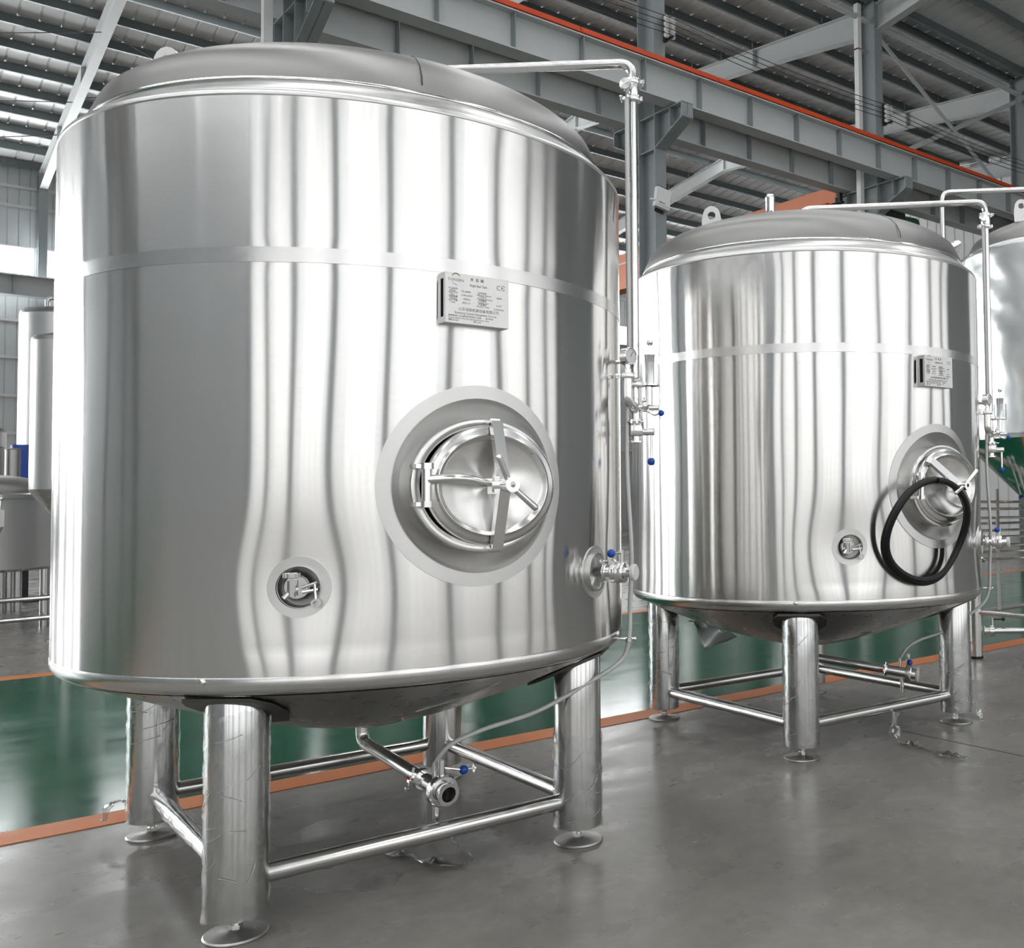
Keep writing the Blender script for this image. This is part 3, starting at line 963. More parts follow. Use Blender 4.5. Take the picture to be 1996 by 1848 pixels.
    MB().lathe([(1e-4, 0.003), (0.020, 0.003), (0.020, 0.085), (0.0215, 0.09), (0.0215, 0.122), (0.024, 0.126), (0.024, 0.131), (1e-4, 0.131)], 24, Matrix.Translation(G(1266, 752))).build('bung_body', 'cast_steel', gg)
    MB().lathe([(0.0395, 0.0), (0.0395, 0.095), (0.0385, 0.095), (0.0385, 0.0)], 28, Matrix.Translation(G(1266, 752))).build('clear_sleeve', 'sleeve', gg)
    MB().tube([G(1266, 700), G(1266.5, 672)], 0.003, 8).build('pull_rod', 'cast_steel', gg)
    knob(gg, 'pull_ball', G(1266.5, 668), 0.0145, 'cast_steel')
    clamp_ring(gg, G(1256, 792), tuple(er), 0.026, (0, 0, 1), w=0.018)
    MB().tube([G(1264, 796), G(1283, 796)], 0.012, 14).build('sample_cock', 'cast_steel', gg)
    MB().tube([G(1262, 803), G(1276, 810), G(1286, 806)], 0.005, 8).build('cock_lever', 'cast_steel', gg)
    knob(gg, 'cock_ball', G(1288, 806), 0.0135)
    MB().tube([PP - er * 0.09 + Vector((0, 0, 2.0)) - off, PP - er * 0.005 + Vector((0, 0, 2.0)) - off], 0.0085, 10).build('stand_off', 'tube_steel', gg)
    # sight tube: clear hose from the riser down to the outlet ------------------
    hx = PP - er * 0.021 - et * 0.030
    # bottom clip
    cl = empty('hose_clip', PP - er * 0.06 + Vector((0, 0, 0.832)), 0, root)
    MB().tube([-er * 0.045, er * 0.045], 0.0055, 8).build('clip_rod', 'cast_steel', cl)
    MB().lathe([(0.010, -0.008), (0.0145, -0.008), (0.0145, 0.008), (0.010, 0.008)], 16, Matrix.Translation(er * 0.028 - et * 0.02), close=True).build('clip_ring', 'cast_steel', cl)
    MB().sphere(er * 0.05, 0.008, 8).build('clip_screw', 'cast_steel', cl)
    # nameplate box ------------------------------------------------------------
    npl = empty('nameplate', (0, 0, 2.103), 0, root)
    xa_, xb_ = TR * math.sin(R_(-7.4)) - 0.005, TR * math.sin(R_(4.4)) + 0.003
    yf = -TR - 0.037
    mb = MB()
    mb.box(((xa_ + xb_) / 2, yf, 0), (xb_ - xa_, 0.0025, 0.170))
    mb.build('plate_face', 'plate_alloy', npl)
    mb = MB()
    # side flanges with a long slot
    for x in (xa_, xb_):
        mb.box((x, yf + 0.0245, 0.075), (0.0025, 0.047, 0.02)); mb.box((x, yf + 0.0245, -0.075), (0.0025, 0.047, 0.02))
        mb.box((x, yf + 0.006, 0), (0.0025, 0.010, 0.132)); mb.box((x, yf + 0.041, 0), (0.0025, 0.014, 0.132))
    mb.box(((xa_ + xb_) / 2, yf + 0.0225, 0.0838), (xb_ - xa_, 0.042, 0.0025)); mb.box(((xa_ + xb_) / 2, yf + 0.0225, -0.0838), (xb_ - xa_, 0.042, 0.0025))
    mb.build('plate_bracket', 'plate_alloy', npl)
    mb = MB(); mb.box(((xa_ + xb_) / 2, yf + 0.03, 0), (xb_ - xa_ - 0.012, 0.02, 0.155)); mb.build('bracket_shade', 'gap_shade', npl)  # dark block painting the shade inside the hollow bracket
    W = xb_ - xa_
    ty = yf - 0.0016
    def tx(body, fx, fz, size, **k):
        return text(npl, body, xa_ + W * fx, 0.085 - 0.170 * fz, size, y=ty, **k)
    tx('TONSEN', 0.035, 0.165, 0.0135, mat='print_grey', sx=1.1)
    for r0, r1, a0, a1, mat, cx, cz in ((0.0135, 0.0175, 20, 165, 'print_brown', 0.165, 0.10), (0.0225, 0.0245, 215, 275, 'print_grey', 0.185, 0.10)):
        mb = MB(); n = 12; vs = []
        for i in range(n + 1):
            t = R_(a0 + (a1 - a0) * i / n); wv = math.sin(PI * i / n)
            mid = (r0 + r1) / 2; hw = (r1 - r0) / 2 * (0.25 + 0.75 * wv)
            for r in (mid - hw, mid + hw):
                vs.append((xa_ + W * cx + r * math.cos(t), ty, 0.085 - 0.170 * cz + r * math.sin(t)))
        mb.add(vs, [(2 * i, 2 * i + 1, 2 * i + 3, 2 * i + 2) for i in range(n)])
        mb.build('logo_arc', mat, npl)
    tx('清  酒  罐', 0.38, 0.12, 0.0125)
    tx('Bright Beer Tank', 0.38, 0.235, 0.0125, sx=0.72)
    tx('CЄ', 0.80, 0.235, 0.024, sx=0.95, sp=1.12)
    tx('产品型号\n  Model\n外形尺寸\n   Size\n设备重量\n  Weight\n生产日期\n   Time', 0.05, 0.335, 0.0082, spl=0.80)
    tx('TS-6000L\n\n6196x4025\n\n   825KG\n\n 2025.12', 0.245, 0.37, 0.0092, spl=0.70)
    tx('  有效容积\nEffective Volume\n  工作压力\nWorking Pressure\n  冷却面积\n Cooling area\n  产品编号\nProduct Code', 0.49, 0.36, 0.0078, spl=0.84)
    tx('6000L\n\n  /\n\n6.7㎡', 0.80, 0.42, 0.0085, spl=0.78)
    tx('TS-2025-B-02', 0.755, 0.655, 0.0085, sx=0.8)
    tx('山东汤宸机械设备有限公司', 0.20, 0.735, 0.0125, sx=1.0)
    tx('Shandong Tonsen Equipment Co.,Ltd', 0.135, 0.81, 0.0112, sx=0.92)
    tx('制造商地址: 山东省泰安市岱岳区工业园         联系电话', 0.045, 0.865, 0.0068)
    tx('Factory Address: Tai\'an City, Shandong Province, China', 0.045, 0.91, 0.0066)
    tx('邮箱 (E-mail)                              网址 (Url)', 0.045, 0.955, 0.0066)
    # manway ---------------------------------------------------------------------
    mw = collar(R_(-90), MW_Z, 0.298, 0.346).build('manway', 'satin_steel', root, sharp=60)
    def oval(prof, sx, sz, n=72):
        """rings in the x-z plane: (scale, outward); outward is -y"""
        mb = MB(); vs, fs = [], []; k = len(prof)
        for i in range(n):
            t = 2 * PI * i / n
            for q in prof:
                s_, o = q[0], q[1]
                vs.append((s_ * sx * math.cos(t), -TR - o, MW_Z + s_ * sz * math.sin(t)))
        for i in range(n):
            j = (i + 1) % n
            for q in range(k - 1):
                fs.append((i * k + q, i * k + q + 1, j * k + q + 1, j * k + q))
        return mb.add(vs, fs)
    # funnel from the collar down to the neck
    mb = MB(); vs, fs = [], []; n = 72; K = 8
    for i in range(n):
        t = 2 * PI * i / n
        for q in range(K + 1):
            e = q / K
            ax = 0.300 + (0.262 - 0.300) * e; az_ = 0.300 + (0.225 - 0.300) * e
            x, z = ax * math.cos(t), az_ * math.sin(t)
            surf = math.sqrt(TR ** 2 - x * x)
            o = -0.012 * (1 - e) * 0 - 0.068 * (e ** 0.7)
            vs.append((x, -(surf * (1 - e) + (TR) * e) - o, MW_Z + z))
    for i in range(n):
        j = (i + 1) % n
        for q in range(K):
            fs.append((i * (K + 1) + q, i * (K + 1) + q + 1, j * (K + 1) + q + 1, j * (K + 1) + q))
    mb.add(vs, fs); mb.build('recess', 'satin_steel', mw, sharp=60)
    oval([(1.0, -0.075), (1.0, 0.012), (1.015, 0.024), (1.0, 0.032), (0.965, 0.034), (0.90, 0.030), (0.872, 0.022), (0.865, 0.0), (0.865, -0.06)], 0.262, 0.225).build('neck_ring', 'door_steel', mw, sharp=50)
    oval([(0.9, -0.052), (0.001, -0.052)], 0.262, 0.225).build('neck_opening', 'gap_shade', mw)
    # the door: an oval dished lid, swung a little on its left hinge
    prof = [(1.0, -0.012), (1.0, 0.002), (0.985, 0.010), (0.93, 0.017), (0.875, 0.018), (0.85, 0.022), (0.835, 0.027), (0.82, 0.026), (0.80, 0.016), (0.75, 0.012), (0.60, 0.004), (0.45, -0.002), (0.30, -0.005), (0.15, -0.004), (0.05, 0.003), (0.001, 0.006)]
    mb = MB(); vs, fs = [], []; n = 96; k = len(prof)
    rng = random.Random(3)
    for i in range(n):
        t = 2 * PI * i / n
        for s_, o in prof:
            wob = 0.0018 * math.sin(3 * t + 0.7) * math.sin(PI * min(1, s_ / 0.8)) + 0.0012 * math.sin(5 * t + 2) * math.sin(PI * min(1, s_ / 0.8)) if s_ < 0.8 else 0
            x, z = s_ * 0.232 * math.cos(t), s_ * 0.205 * math.sin(t)
            # slight swing: left edge further in, right edge further out
            vs.append((x + 0.022, -TR - (o + wob + 0.030 + x * 0.11), MW_Z + z))
    for i in range(n):
        j = (i + 1) % n
        for q in range(k - 1):
            fs.append((i * k + q, i * k + q + 1, j * k + q + 1, j * k + q))
    mb.add(vs, fs)
    mb.build('door', 'door_steel', mw, sharp=70)
    def MWp(u, o, w): return Vector((u, -TR - o, MW_Z + w))
    # hinge and swing arm
    mb = MB(); hu, ho = -0.222, 0.062
    mb.tube([MWp(hu, ho, -0.062), MWp(hu, ho, 0.062)], 0.016, 18)
    for w in (-0.062, 0.062):
        mb.tube([MWp(hu, ho, w - 0.010), MWp(hu, ho, w + 0.010)], 0.023, 18); mb.box(MWp(hu - 0.012, ho - 0.022, w), (0.05, 0.05, 0.014))
    mb.build('hinge', 'cast_steel', mw)
    MB().tube(smooth_path([MWp(hu, ho + 0.004, 0.018), MWp(-0.15, 0.082, 0.022), MWp(-0.09, 0.083, 0.020), MWp(-0.03, 0.080, 0.010), MWp(0.03, 0.082, 0.008)], 5), 0.0145, 16).build('swing_arm', 'cast_steel', mw, sharp=60)
    mb = MB(); mb.box(MWp(0.005, 0.085, 0.0), (0.030, 0.034, 0.06)); mb.build('clevis', 'cast_steel', mw)
    # yoke, built about the hub so that it can be turned
    hub = Vector((0.028, -TR, MW_Z))
    mb = MB()
    for sg in (-1, 1):
        a_, b_ = Vector((0, -0.056, sg * 0.215)), Vector((0, -0.112, sg * 0.012))
        d = b_ - a_
        M = frame_z(a_, d, (1, 0, 0))
        mb.box((0, 0, d.length / 2), (0.040, 0.024, d.length), M)
        mb.tube([a_ + Vector((-0.02, 0.012, 0)), a_ + Vector((0.016, 0.012, 0))], 0.016, 14)
    mb.tube([(0, -0.095, 0), (0, -0.142, 0)], 0.024, 20)
    yk = mb.build('yoke', 'cast_steel', mw, hub)
    hw = MB()
    for an, L in ((118, 0.10), (-42, 0.115)):
        d = Vector((math.cos(R_(an)), -0.12, math.sin(R_(an))))
        hw.tube([Vector((0, -0.155, 0)) + d * 0.015, Vector((0, -0.155, 0)) + d * L], [0.0105, 0.0125], 14)
        hw.sphere(Vector((0, -0.155, 0)) + d * L, 0.0125, 8)
    hw.lathe([(0.010, 0.0), (0.026, 0.0), (0.026, 0.034), (0.010, 0.034)], 24, frame_z((0, -0.142, 0), (0, -1, 0)), close=True)
    hw.build('hand_wheel', 'cast_steel', mw, hub)
    # sample port ------------------------------------------------------------------
    def cup(az, z0, ri, dep, parent):
        M = frame_z((TR * math.cos(az), TR * math.sin(az), z0), (math.cos(az), math.sin(az), 0))
        MB().lathe([(ri, 0.006), (ri, -dep * 0.8), (ri * 0.9, -dep), (1e-4, -dep)], 40, M).build('port_cup', 'satin_steel', parent, sharp=60)
        return M
    az = PORTS[1][0]
    sp = collar(az, 1.15, 0.066, 0.098).build('sample_port', 'satin_steel', root, sharp=60)
    M = cup(az, 1.15, 0.067, 0.045, sp)     # z out, x up, y = left seen from outside
    mb = MB(); mb.lathe([(1e-4, -0.012), (0.036, -0.012), (0.038, -0.016), (0.038, -0.03), (0.02, -0.034)], 32, M @ Matrix.Translation((0.0, 0.010, 0))); mb.build('port_ferrule', 'cast_steel', sp)
    mb = MB(); mb.tube([(-0.028, 0.018, 0.008), (0.022, 0.018, 0.010)], 0.013, 14, mat=M); mb.tube([(-0.01, 0.018, -0.01), (-0.01, 0.018, 0.012)], 0.012, 12, mat=M); mb.build('sample_cock', 'cast_steel', sp)
    kn = MB(); kn.lathe([(1e-4, 0), (0.022, 0), (0.0245, 0.002), (0.0245, 0.016), (0.022, 0.018), (1e-4, 0.018)], 24, M @ Matrix.Translation((0.03, 0.018, 0.010)) @ Matrix.Rotation(PI / 2, 4, 'Y'))
    for i in range(12):
        t = 2 * PI * i / 12
        kn.box((0.0245 * math.cos(t), 0.0245 * math.sin(t), 0.009), (0.004, 0.004, 0.015), M @ Matrix.Translation((0.03, 0.018, 0.010)) @ Matrix.Rotation(PI / 2, 4, 'Y'))
    kn.build('cock_knob', 'cast_steel', sp)
    mb = MB(); mb.tube([(-0.012, 0.022, 0.008), (-0.034, 0.040, 0.020)], 0.0085, 12, mat=M); mb.build('cock_spout', 'cast_steel', sp)
    mb = MB(); mb.tube([(-0.002, -0.01, 0.0), (0.014, -0.058, 0.006)], 0.006, 8, mat=M); mb.tube([(-0.016, -0.012, 0.0), (-0.008, -0.062, 0.008)], 0.006, 8, mat=M); mb.tube([(0.012, -0.05, 0.006), (-0.04, -0.054, 0.012)], 0.005, 8, mat=M)
    mb.lathe([(0.0085, -0.004), (0.015, -0.004), (0.015, 0.004), (0.0085, 0.004)], 16, M @ Matrix.Translation((-0.052, -0.055, 0.014)), close=True); mb.build('wing_nut', 'cast_steel', sp)
    # side outlet --------------------------------------------------------------------
    az = PORTS[2][0]
    so = collar(az, 1.133, 0.074, 0.102).build('side_outlet', 'satin_steel', root, sharp=60)
    M = cup(az, 1.133, 0.075, 0.05, so)
    MB().tube([(0, 0, -0.05), (0, 0, 0.165)], 0.019, 18, mat=M).build('outlet_pipe', 'tube_steel', so)
    o3 = M.translation; ax = (M.to_3x3() @ Vector((0, 0, 1)))
    clamp_ring(so, o3 + ax * 0.035, tuple(ax), 0.034, (0, 0, 1)); clamp_ring(so, o3 + ax * 0.075, tuple(ax), 0.034, (0.3, 0.3, 1))
    MB().lathe([(0.019, 0.085), (0.038, 0.088), (0.041, 0.093), (0.041, 0.118), (0.038, 0.123), (0.019, 0.126), (0.019, 0.146), (0.028, 0.148), (0.028, 0.154)], 28, M).build('butterfly_valve', 'cast_steel', so)
    MB().lathe([(0.029, 0.150), (0.033, 0.152), (0.033, 0.164), (0.028, 0.168), (1e-4, 0.168)], 28, M).build('end_cap', 'white_plastic', so)
    vt = o3 + ax * 0.106
    MB().tube([vt + Vector((0, 0, 0.035)), vt + Vector((0, 0, 0.085))], 0.012, 14).build('valve_neck', 'cast_steel', so)
    hd_ = Vector((-0.80, -0.45, 0)).normalized()
    MB().tube([vt + Vector((0, 0, 0.076)), vt + Vector((0, 0, 0.078)) + hd_ * 0.075], 0.0055, 10).build('handle_rod', 'cast_steel', so)
    knob(so, 'handle_ball', vt + Vector((0, 0, 0.078)) + hd_ * 0.088, 0.0165)
    return root

def add_drain(root, az, cap):
    """outlet pipe under the head; the pipe runs out along azimuth az"""
    a = R_(az); d = Vector((math.cos(a), math.sin(a), 0)); s = Vector((-d.y, d.x, 0))
    dn = Vector((0, 0, -1))
    dr = empty('drain_line', (0, 0, 0), 0, root)
    slope = -0.13
    run = lambda L: d * L + Vector((0, 0, 0.405 + slope * L))
    ax = (d + Vector((0, 0, slope))).normalized()
    MB().lathe([(0.031, 0.475), (0.031, 0.50), (0.06, 0.515)], 20).build('outlet_collar', 'cast_steel', dr)
    MB().tube(arc_pts([(0, 0, 0.50), (0, 0, 0.405), run(0.56)], 0.06, 8), 0.0265, 20).build('drain_pipe', 'tube_steel', dr, sharp=50)
    clamp_ring(dr, run(0.50), tuple(ax), 0.042, tuple(-s + Vector((0, 0, 0.3))))
    MB().tube([run(0.50), run(0.63)], 0.031, 20).build('sleeve_pipe', 'tube_steel', dr)
    c = run(0.64)
    M = frame_z(c, ax, (0, 0, 1))
    MB().lathe([(0.030, -0.02), (0.056, -0.016), (0.060, -0.010), (0.060, 0.014), (0.056, 0.019), (0.034, 0.022), (0.034, 0.044), (0.044, 0.047), (0.044, 0.053), (0.029, 0.053), (0.029, -0.01)], 32, M).build('butterfly_valve', 'cast_steel', dr)
    if cap:
        MB().lathe([(0.045, 0.047), (0.048, 0.050), (0.048, 0.062), (0.043, 0.066), (1e-4, 0.066)], 32, M).build('end_cap', 'white_plastic', dr)
    else:
        MB().lathe([(1e-4, 0.012), (0.0295, 0.012)], 24, M).build('bore', 'gap_shade', dr)
        MB().lathe([(1e-4, 0.0), (0.026, 0.0)], 20, M @ Matrix.Translation((0, -0.004, 0.03)) @ Matrix.Rotation(R_(78), 4, 'X')).build('valve_disc', 'foot_steel', dr)
    MB().tube([c + Vector((0, 0, 0.05)), c + Vector((0, 0, 0.115))], 0.013, 14).build('valve_neck', 'cast_steel', dr)
    e = c + Vector((0, 0, 0.085 if not cap else 0.10))
    side = (s if not cap else -s) * 1.0
    hb = (side * 0.9 + d * 0.2).normalized()
    MB().tube([e, e + hb * 0.075 - Vector((0, 0, 0.02))], 0.0055, 10).build('handle_rod', 'cast_steel', dr)
    knob(dr, 'handle_ball', e + hb * 0.086 - Vector((0, 0, 0.022)), 0.0175)
    if not cap:
        MB().tube([e + hb * 0.086 - Vector((0, 0, 0.022)), e + hb * 0.125 - Vector((0, 0, 0.022))], 0.004, 8).build('latch_rod', 'cast_steel', dr)
        MB().lathe([(1e-4, 0.0), (0.016, 0.0), (0.018, 0.004), (0.016, 0.008), (1e-4, 0.008)], 16, frame_z(e + hb * 0.125 - Vector((0, 0, 0.022)), hb)).build('latch_button', 'cast_steel', dr)
    MB().box(run(0.475) - s * 0.045 + Vector((0, 0, 0.0)), (0.022, 0.014, 0.012)).build('red_tag', 'red_plastic', dr)
    # hose barb and the support rod down to the brace
    k = (0.656 - 0.02) / abs(d.y) if abs(d.y) > 0.3 else 0.6
    sp = run(min(k, 0.60))
    MB().tube([(sp.x, sp.y, 0.20), (sp.x, sp.y, sp.z - 0.02)], 0.0125, 12).build('support_rod', 'tube_steel', dr)
    hp = c - ax * 0.02
    MB().tube([hp + Vector((0, 0, 0.03)) - ax * 0.03, hp + Vector((0, 0, 0.085)) - ax * 0.03], 0.010, 12).build('hose_barb', 'cast_steel', dr)
    # clear level hose from the riser down, through the clip and on to the barb
    hx = PP - er * 0.021 - et * 0.030
    q = PP - er * 0.032 - et * 0.02
    b = hp + Vector((0, 0, 0.08)) - ax * 0.03
    path = [hx + Vector((0, 0, 3.12)), hx + Vector((0, 0, 2.6)), hx + Vector((0, 0, 2.05)), hx - er * 0.012 + Vector((0, 0, 1.6)), hx + er * 0.004 + Vector((0, 0, 1.2)), q + er * 0.006 + Vector((0, 0, 0.98)), q + Vector((0, 0, 0.835)), q * 0.97 + Vector((0, 0, 0.745)),
            q * 0.80 + b * 0.17 + Vector((0, 0, 0.60)), q * 0.52 + b * 0.46 + Vector((0, 0, 0.385)), q * 0.24 + b * 0.76 + Vector((0, 0, 0.215)), b * 0.97 + q * 0.06 + Vector((0, 0, 0.085)), b]
    path[-1] = b
    MB().tube(smooth_path(path, 7), 0.0095, 12).build('level_hose', 'hose_pvc', root, sharp=80)

TA = make_tank()
TB = copy_tree(TA)
TA.location = (1.676, 4.213, 0); TA.rotation_euler = (0, 0, R_(-1.39))
TB.location = (4.617, 4.411, 0); TB.rotation_euler = (0, 0, R_(-3.5))
tag(TA, 'large brushed steel beer tank in the foreground with an open manway yoke', 'tank', 'bright beer tanks')
tag(TB, 'brushed steel beer tank with a black hose hung on its manway', 'tank', 'bright beer tanks')
add_drain(TA, -84, False)
add_drain(TB, -55, True)
# turn the yoke and hand wheel of the second tank
for ch in TB.children:
    if ch.name.startswith('manway'):
        for s_ in ch.children:
            if s_.name.startswith('yoke'):
                s_.rotation_euler = (0, R_(-50), 0)
            if s_.name.startswith('hand_wheel'):
                s_.rotation_euler = (0, R_(-85), 0)

# plastic film still wound on some legs
def film_sleeve(leg, z0, z1, seed, a0=0, a1=2 * PI):
    rng = random.Random(seed)
    mb = MB(); n, k = 40, 34; vs = []
    for j in range(k + 1):
        z = z0 + (z1 - z0) * j / k
        for i in range(n + 1):
            a = a0 + (a1 - a0) * i / n
            w = 0.0016 * math.sin(9 * a + 55 * z + seed) + 0.0014 * math.sin(90 * z + 4 * a) + rng.uniform(-0.0007, 0.0007)
            r = 0.0985 + max(0, 0.0022 + w)
            if j == 0: r += rng.uniform(0, 0.003)
            vs.append((r * math.cos(a), r * math.sin(a), z + (rng.uniform(-0.012, 0.012) if j in (0, k) else 0)))
    mb.add(vs, [(j * (n + 1) + i, j * (n + 1) + i + 1, (j + 1) * (n + 1) + i + 1, (j + 1) * (n + 1) + i) for j in range(k) for i in range(n)])
    cm = MB()
    for q in range(16):
        a = rng.uniform(-2.6, 0.4) - leg.rotation_euler.z - R_(100); z = rng.uniform(z0 + 0.03, z1 - 0.05); da = rng.uniform(0.25, 0.9); dz = rng.uniform(-0.03, 0.07)
        cm.tube([(0.1005 * math.cos(a + da * t / 6), 0.1005 * math.sin(a + da * t / 6), z + dz * (t / 6) ** 1.5) for t in range(7)], 0.0009, 4)
    co = cm.build('film_crease', 'hose_pvc', leg, sharp=180); co['kind'] = 'stuff'
    return mb.build('film_wrap', 'film', leg, sharp=180)
for T_, zz in ((TA, ((0.07, 0.74), (0.09, 0.70), (0.07, 0.45))), (TB, ((0.10, 0.76), (0.12, 0.74), (0.1, 0.5)))):
    lg = [c for c in T_.children if c.name.startswith('leg')]
    for q in range(3):
        film_sleeve(lg[q], zz[q][0], zz[q][1], q + (3 if T_ is TB else 0))
    # wound round the left brace
    br = [c for c in T_.children if c.name.startswith('brace')]
    sf = MB(); pts = []
    rng = random.Random(5)
    sF = 0.928 / math.sqrt(2)
    for k in range(18):
        pts.append((-sF, sF - 0.25 - 0.035 * k, 0.178))
    sf.tube(pts, [0.0345 + rng.uniform(0, 0.004) for _ in pts], 16, cap=False)
    sf.build('film_wrap', 'film', br[3], sharp=180)

# ------------------------------------------------------------------ hose on the second tank's manway
def tb(p):
    return Matrix.Translation(TB.location) @ Matrix.Rotation(TB.rotation_euler.z, 4, 'Z') @ Vector(p)
loop = []
n = 64
for i in range(n * 2 + 1):
    t = 2 * PI * i / n + PI / 2
    turn = i / n
    cx, rx, rz = (-0.205, 0.295, 0.278) if turn < 1 else (-0.225, 0.31, 0.285)
    e = min(1, max(0, (turn - 0.85) / 0.3))
    cx = -0.165 * (1 - e) + -0.180 * e; rx = 0.272 * (1 - e) + 0.262 * e; rz = 0.279 * (1 - e) + 0.268 * e
    cz = 1.224 * (1 - e) + 1.230 * e
    x = cx + rx * math.cos(t); z = cz + rz * math.sin(t)
    k = min(1, max(0, (z - 1.02) / 0.38)); k = k * k * (3 - 2 * k)
    y = -math.sqrt(1.1 ** 2 - x * x) - 0.030 - 0.095 * k - 0.028 * e
    loop.append(tb((x, y, z)))
hose = MB().tube(loop, 0.0165, 14).build('rubber_hose', 'black_rubber', sharp=80)
tag(hose, 'black rubber hose looped twice over the manway arm of the farther tank', 'hose')

# ------------------------------------------------------------------ film scraps on the floor
def ribbon(name, pts, w, seed, label):
    rng = random.Random(seed)
    P = smooth_path(pts, 8); mb = MB(); vs = []; K = 7
    for i, p in enumerate(P):
        t = (P[min(i + 1, len(P) - 1)] - P[max(i - 1, 0)]).normalized()
        sd = t.cross(Vector((0, 0, 1)))
        sd = sd.normalized() if sd.length > 0.05 else Vector((1, 0, 0))
        up = sd.cross(t)
        ww = w * (0.65 + 0.35 * math.sin(i * 0.55 + seed)) * (0.5 if i in (0, len(P) - 1) else 1)
        for k in range(K):
            u = (k / (K - 1) - 0.5) * ww
            h = 0.5 * ww * (0.5 + 0.5 * math.sin(k * 2.3 + i * 0.8 + seed)) * rng.uniform(0.35, 0.8)
            q = p + sd * u + up * h
            q.z = max(q.z, 0.004)
            vs.append(q)
    mb.add(vs, [(i * K + k, i * K + k + 1, (i + 1) * K + k + 1, (i + 1) * K + k) for i in range(len(P) - 1) for k in range(K - 1)])
    o = mb.build(name, 'film', sharp=180)
    md = o.modifiers.new('thickness', 'SOLIDIFY'); md.thickness = 0.0012
    return tag(o, label, 'plastic film', 'torn stretch film')
ribbon('film_scrap', [(1.755, 3.57, 0.15), (1.80, 3.55, 0.08), (1.84, 3.60, 0.012), (1.76, 3.70, 0.006), (1.72, 3.84, 0.006), (1.67, 3.97, 0.006)], 0.06, 1, 'clear plastic film strip trailing from the near tank brace onto the floor')
ribbon('film_scrap', [(4.64, 3.72, 0.15), (4.60, 3.70, 0.07), (4.56, 3.64, 0.010), (4.54, 3.50, 0.006), (4.50, 3.28, 0.006), (4.53, 3.14, 0.006)], 0.07, 2, 'long clear plastic film strip below the farther tank brace on the floor')
ribbon('film_scrap', [(5.40, 3.70, 0.10), (5.40, 3.66, 0.03), (5.34, 3.60, 0.006)], 0.05, 4, 'short curl of clear film beside the right foot of the farther tank')
ribbon('film_scrap', [(1.01, 5.00, 0.06), (0.95, 5.03, 0.13), (0.91, 5.08, 0.10), (0.90, 5.13, 0.03)], 0.06, 6, 'crumpled clear film sticking out at the rear left foot of the near tank')
fp = [(-0.56, 0.43, 0.66), (-0.52, 0.28, 0.585), (-0.53, 0.10, 0.57), (-0.58, 0.0, 0.60)]
mb = MB(); vs = []
for i in range(9):
    for j in range(7):
        u, v = i / 8, j / 6
        a = Vector((-0.60, 0.46, 0.635)) * (1 - u) + Vector((-0.60, 0.0, 0.625)) * u
        dn = 0.15 * (1 - abs(u - 0.55) * 1.7) * v
        vs.append(tb(a + Vector((0.05 * math.sin(5 * u + 2 * v), 0.0, -max(dn, 0.0) + 0.008 * math.sin(11 * u + 7 * v)))))
mb.add(vs, [(i * 7 + j, i * 7 + j + 1, (i + 1) * 7 + j + 1, (i + 1) * 7 + j) for i in range(8) for j in range(6)])
plain('film_milky', (0.42, 0.45, 0.45), 0.3)
o = mb.build('film_flap', 'film_milky', sharp=180); md = o.modifiers.new('thickness', 'SOLIDIFY'); md.thickness = 0.0015
tag(o, 'torn grey film flap hanging under the belly of the farther tank', 'plastic film')

# ------------------------------------------------------------------ third tank, wrapped in film
TC = tag(empty('wrapped_tank', (8.05, 4.37, 0)), 'film-wrapped conical steel tank cut off by the right edge', 'tank')
RC = 1.0
mb = MB()
prof = [(1.0, 1.92), (1.0, 3.46), (0.985, 3.49), (0.95, 3.51)]
mb.lathe(prof, 96).build('shell', 'satin_steel', TC)
dp = [(0.93, 3.50)] + [(max(0.93 * t, 1e-4), 3.53 + 0.28 * math.sqrt(max(0, 1 - t ** 2.3))) for t in [1 - i / 16 for i in range(17)]]
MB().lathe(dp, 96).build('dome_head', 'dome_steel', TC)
MB().lathe([(1.0, 1.92), (0.985, 1.89), (0.955, 1.86), (0.10, 0.98), (0.06, 0.90), (0.05, 0.62)], 96).build('cone', 'tube_steel', TC)
rng = random.Random(11)
vs = []; n, k = 150, 60
mb = MB()
for j in range(k + 1):
    z = 1.88 + 1.62 * j / k
    for i in range(n):
        a = 2 * PI * i / n
        w = 0.004 * math.sin(13 * a + 5 * z) * math.sin(4 * a + 3 * z) + 0.0015 * math.sin(23 * z + 19 * a) + rng.uniform(-0.0016, 0.0016)
        r = 1.012 + w - (0.05 if j == k else 0)
        vs.append((r * math.cos(a), r * math.sin(a), z))
mb.add(vs, [(j * n + i, j * n + (i + 1) % n, (j + 1) * n + (i + 1) % n, (j + 1) * n + i) for j in range(k) for i in range(n)])
clear('film_heavy', (0.96, 0.97, 0.97), 0.30, 0.24)
mb.build('film_wrap', 'film_heavy', TC, sharp=180)
